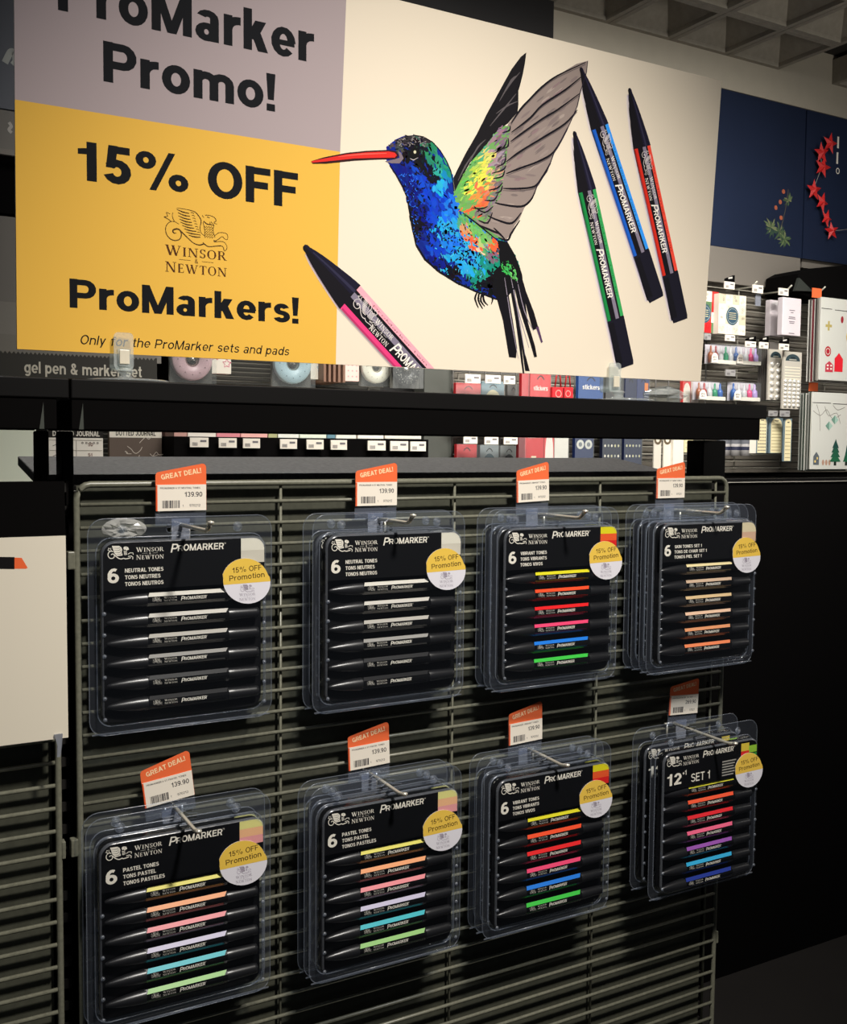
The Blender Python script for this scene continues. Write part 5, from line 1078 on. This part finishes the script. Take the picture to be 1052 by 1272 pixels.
def mB(k, w_, h):
    k.rect(0, h*.86, w_*.45, h*.868, (40, 38, 36), 1); k.rect(w_*.5, h*.855, w_*.98, h*.863, (40, 38, 36), 1)
    for pts in ([(.02, .76), (.2, .70), (.35, .78), (.5, .66), (.7, .72)], [(.1, .84), (.18, .7), (.2, .5)], [(.3, .82), (.4, .7), (.6, .74), (.7, .6)], [(.5, .84), (.62, .78), (.8, .82)]): k.stroke([(w_*x, h*z) for x, z in pts], w_*.008, (110, 106, 98), 1, 3)
    for x, z in ((.42, .58), (.56, .66)): k.poly([(w_*x, h*(z+.05)), (w_*(x+.09), h*(z-.01)), (w_*x, h*(z-.07)), (w_*(x-.09), h*(z-.01))], (160, 190, 176), 1); k.poly([(w_*x, h*(z+.05)), (w_*x, h*(z-.07)), (w_*(x-.09), h*(z-.01))], (110, 146, 130), 2)
    k.poly([(w_*.06, h*.06), (w_*.20, h*.06), (w_*.20, h*.17), (w_*.13, h*.23), (w_*.06, h*.17)], (92, 98, 104), 1); k.rect(w_*.09, h*.09, w_*.12, h*.12, (236, 206, 120), 2); k.rect(w_*.14, h*.13, w_*.17, h*.16, (236, 206, 120), 2)
    for x, s_ in ((.60, 1), (.88, .6)):
        for i in range(4): k.poly([(w_*(x-.14*s_+.02*i), h*(.10+.06*i*s_)), (w_*(x+.14*s_-.02*i), h*(.10+.06*i*s_)), (w_*x, h*(.22+.06*i*s_))], (36, 96-8*i, 66), 1+i % 2)
        k.rect(w_*(x-.03), h*.05, w_*(x+.03), h*.10, (30, 40, 34), 1)
    for x in (.3, .38, .46): k.disc(w_*x, h*.09, w_*.03, w_*.05, (176, 140, 120), 1, 8)
frame_stack((1019, 371, 1062, 473), (996, 1019, 374, 470), 1.12, 'large window sticker pack with red houses and stars at the right edge', 'window sticker pack seen edge on, %s from the left, upper stack', mA)
frame_stack((1008, 488, 1058, 583), (984, 1008, 492, 584), 1.12, 'large window sticker pack with green trees at the right edge', 'window sticker pack seen edge on, %s from the left, lower stack', mB)
for r, l in (((1009, 358, 1020.5, 370), 'above the red house sticker pack'), ((1005, 474, 1016, 486), 'above the green tree sticker pack')): pxbox('deal_card', mat('orange_card', (236, 96, 50)), r, 1.17, .002, 'small plain orange card '+l, 'price label', 'small orange cards')
ticket((900, 350, 912.5, 359), 1.20, 'white price ticket with a black top above the cream patterned pad', True); ticket((935, 354, 948, 364), 1.20, 'white price ticket over the empty hook'); ticket((967.5, 358, 979.5, 367), 1.20, 'white price ticket above the pale card packs')
ticket((875, 414, 883, 422), 1.20, 'price ticket below the red patterned pad', False, True); ticket((901, 416, 913, 423.5), 1.18, 'white price ticket below the cream patterned pad'); ticket((926, 424, 939, 431), 1.17, 'white price ticket with a black top above the upper glitter boxes', True); ticket((943.5, 425, 954.5, 433), 1.17, 'white price ticket with a black top left of the silver gem sheet', True)
ticket((968, 427, 980, 435), 1.15, 'white price ticket with a black top above the wide gem sheet', True); ticket((901.5, 459, 913.5, 467), 1.20, 'grey price ticket between the glitter box rows', False, True); ticket((955, 510, 966, 517), 1.18, 'dim price ticket above the middle cream sheet', False, True); ticket((969, 510, 981, 517.5), 1.16, 'dim price ticket above the narrow cream sheet', False, True)
pxbox('label_hanger', FROST, (938.5, 364, 945, 380), 1.21, .002, 'clear hanging strip under the ticket on the empty hook', 'hanger')
for (x, y, l, ln, lab) in ((902, 361, 1.35, .12, 'above the cream patterned pad'), (941, 366, 1.35, .13, 'left empty beside the cream pad'), (972, 369, 1.35, .16, 'holding the pale card packs'), (905, 458, 1.35, .12, 'between the left glitter boxes'), (930, 462, 1.35, .12, 'between the right glitter boxes')):
    p = P(x, y, 1.34); b = MB(); b.tube([(0, 0, 0), (0, -ln+.02, -.002), (0, -ln, .012)], .0025, 6); tag(b.build('display_hook', CHROME, None, p), 'chrome hook on the back wall '+lab, 'hook', 'chrome hooks on the back wall')
# fascia, posters, cabinets
pxbox('fascia', mat('fascia_grey', (118, 112, 104), .6), (700, 300, 994, 345), 1.33, .03, 'flat grey fascia board below the navy poster', 'fascia')
pxbox('fascia', mat('fascia_grey', (118, 112, 104)), (996, 316, 1080, 338), 1.345, .03, 'short grey fascia board below the star poster', 'fascia')
def navyposter(x0, x1, label, fn, tilt):
    Y = 1.33; a, c = P(x0, 220, Y).x, P(x1, 220, Y).x; za, zb = H0+.632, H0+1.088
    m = mat('poster_navy', (25, 35, 58), .5, 0, .3, .12, 3); b = MB(); b.box(0, c-a, 0, .012, 0, zb-za); o = b.build('wall_poster', m, None, (a, Y, za)); o['w'] = c-a; o['h'] = zb-za; tag(o, label, 'poster', 'navy posters of the bulkhead'); on(o, fn); return o
def fA(k, w_, h):
    Xr = P(897, 200, 1.33).x-P(700, 220, 1.33).x
    def q(x, y): p = P(x, y, 1.33); return (p.x-P(700, 220, 1.33).x, p.z-H0-.632)
    for x, y in ((973, 238), (969, 251), (963.5, 258), (970, 270.5)): c = q(x, y); k.disc(c[0], c[1], .007, .007, (168, 92, 66), 1, 10)
    random.seed(2)
    for cx_, cy_, r, n in ((957, 282, 11, 26), (974, 297, 11, 26), (979, 249, 8, 14), (968, 288, 10, 16)):
        for i in range(n):
            a = random.random()*6.28; c = q(cx_, cy_); l = random.uniform(.4, 1)*r*.0034; k.stroke([c, (c[0]+l*.6*math.cos(a)+.003, c[1]+l*.6*math.sin(a)), (c[0]+l*math.cos(a), c[1]+l*math.sin(a))], (.002, .007, .001), random.choice(((70, 88, 62), (92, 108, 74), (54, 74, 60), (110, 116, 84))), 1)
    k.stroke([q(979, 235), q(975, 262), q(968, 290)], .002, (90, 84, 70), 1, 3)
navyposter(700, 998.5, 'navy poster with a holly and berry print, right of the large sign', fA, 0)
SP0 = P(1000, 220, 1.325).x
def fB(k, w_, h):
    def q(x, y): p = P(x, y, 1.33); return (p.x-SP0, p.z-H0-.632)
    for t_, x, y in (('I', 1038, 183.5), ('I', 1037, 203)): c = q(x, y); k.text(t_, c[0], c[1], .036, (226, 220, 208), 1, bold=.06)
    c = q(1036.5, 215.5); k.text('o', c[0], c[1], .026, (226, 220, 208), 1)
po = navyposter(1000, 1100, 'darker navy poster behind the red star garland at the right edge', fB, 0)
gar = empty('star_garland', P(1020, 230, 1.315), 'garland of red stars on a thin string across the navy poster', 'garland'); stars = [(1031, 178), (1020.5, 190), (1022, 207.5), (1011, 236), (1021, 251), (1026.5, 271), (1033, 287)]
O = gar.location
def star_mesh():
    b = MB(); p = [((.030 if i % 2 == 0 else .0125)*math.sin(i*math.pi/5), (.030 if i % 2 == 0 else .0125)*math.cos(i*math.pi/5)) for i in range(10)]
    b.add([(x, 0, z) for x, z in p]+[(0, -.010, 0), (0, .002, 0)], [(i, (i+1) % 10, 10) for i in range(10)]+[((i+1) % 10, i, 11) for i in range(10)]); return b.mesh('star')
sm_ = star_mesh(); sm_.materials.append(mat('star_red', (204, 34, 34), .5)); pts = []
for i, (x, y) in enumerate(stars):
    p = P(x, y, 1.312); s_ = link(bpy.data.objects.new('star', sm_), gar); s_.location = p-O; s_.rotation_euler = (0, random.uniform(-.4, .4), random.uniform(-.2, .2)); s_.scale = (1.15 if i < 5 else 1, 1, 1.15 if i < 5 else 1); pts.append(p-O+Vector((0, .004, 0)))
b = MB(); b.tube(pts+[P(1060, 284, 1.312)-O], .0010, 5); b.build('string', mat('string_grey', (150, 146, 140), .6), gar)
# left sliver behind the sign
o = pxbox('wall_poster', mat('poster_slate', (108, 112, 122), .6), (-60, -40, 60, 134), 1.25, .01, 'slate blue poster strip with a white script stroke at the left edge', 'poster')
def f(k, w_, h):
    q = lambda x, y: (P(x, y, 1.25).x-o.location.x, P(x, y, 1.25).z-o.location.z)
    k.stroke([q(6, 78), q(11, 68), q(14, 64), q(18, 66), q(19.5, 76), q(16, 81)], .012, (196, 200, 196), 1, 3)
on(o, f)
o = pxbox('wall_poster', mat('poster_grey', (128, 124, 118), .6), (-60, 136, 60, 184), 1.25, .01, 'grey sign strip with a small white mark below the slate poster, left edge', 'sign')
on(o, lambda k, w_, h: k.stroke([(P(x, y, 1.25).x-o.location.x, P(x, y, 1.25).z-o.location.z) for x, y in ((11, 152), (14, 157), (11, 161), (14.5, 165))], .006, (206, 202, 196), 1, 3))
pxbox('fascia', mat('sliver_grey', (140, 134, 126), .6), (-60, 184, 60, 191), 1.24, .01, 'pale ledge strip at the left edge below the small grey sign', 'fascia'); pxbox('shelf_block', MATTE, (-60, 191, 60, 264), 1.27, .03, 'black recess block at the left edge behind the large sign', 'shelf')
pxbox('fascia', mat('sliver_grey2', (112, 108, 102), .6), (-60, 268, 60, 436), 1.26, .01, 'grey board at the left edge behind the yellow part of the sign', 'fascia')
# black cabinets and counter on the right
cab = empty('black_counter', (0, 0, 0), 'long black counter unit below the back wall display, right of the wire panel', 'counter')
box('body', MATTE, -1.0, 4.2, 1.02, 1.40, 0, H0-.052, cab); box('edge_trim', mat('trim_grey', (150, 146, 138), .4), -1.0, 4.2, 1.015, 1.02, H0-.0555, H0-.0535, cab); box('top_rail', SHELF, -1.0, 4.2, 1.02, 1.06, H0-.0515, H0-.046, cab)
hood = empty('black_hood', (0, 0, 0), 'black angular hood above the window sticker packs at the right edge', 'hood'); Yh = 1.20
q = lambda x, y, Y=1.20: (P(x, y, Y).x, P(x, y, Y).z)
b = MB(); b.prism([q(989.5, 362), q(991, 340), q(1002, 334), q(1120, 322), q(1120, 372), q(1012, 372)], Yh, Yh+.12); b.build('panel', MATTE, hood)
b = MB(); b.prism([q(988, 361, 1.19), q(993, 345, 1.19), q(1010, 362, 1.19)], 1.19, 1.20); b.build('gusset', mat('gusset_green_grey', (44, 48, 44), .6), hood)
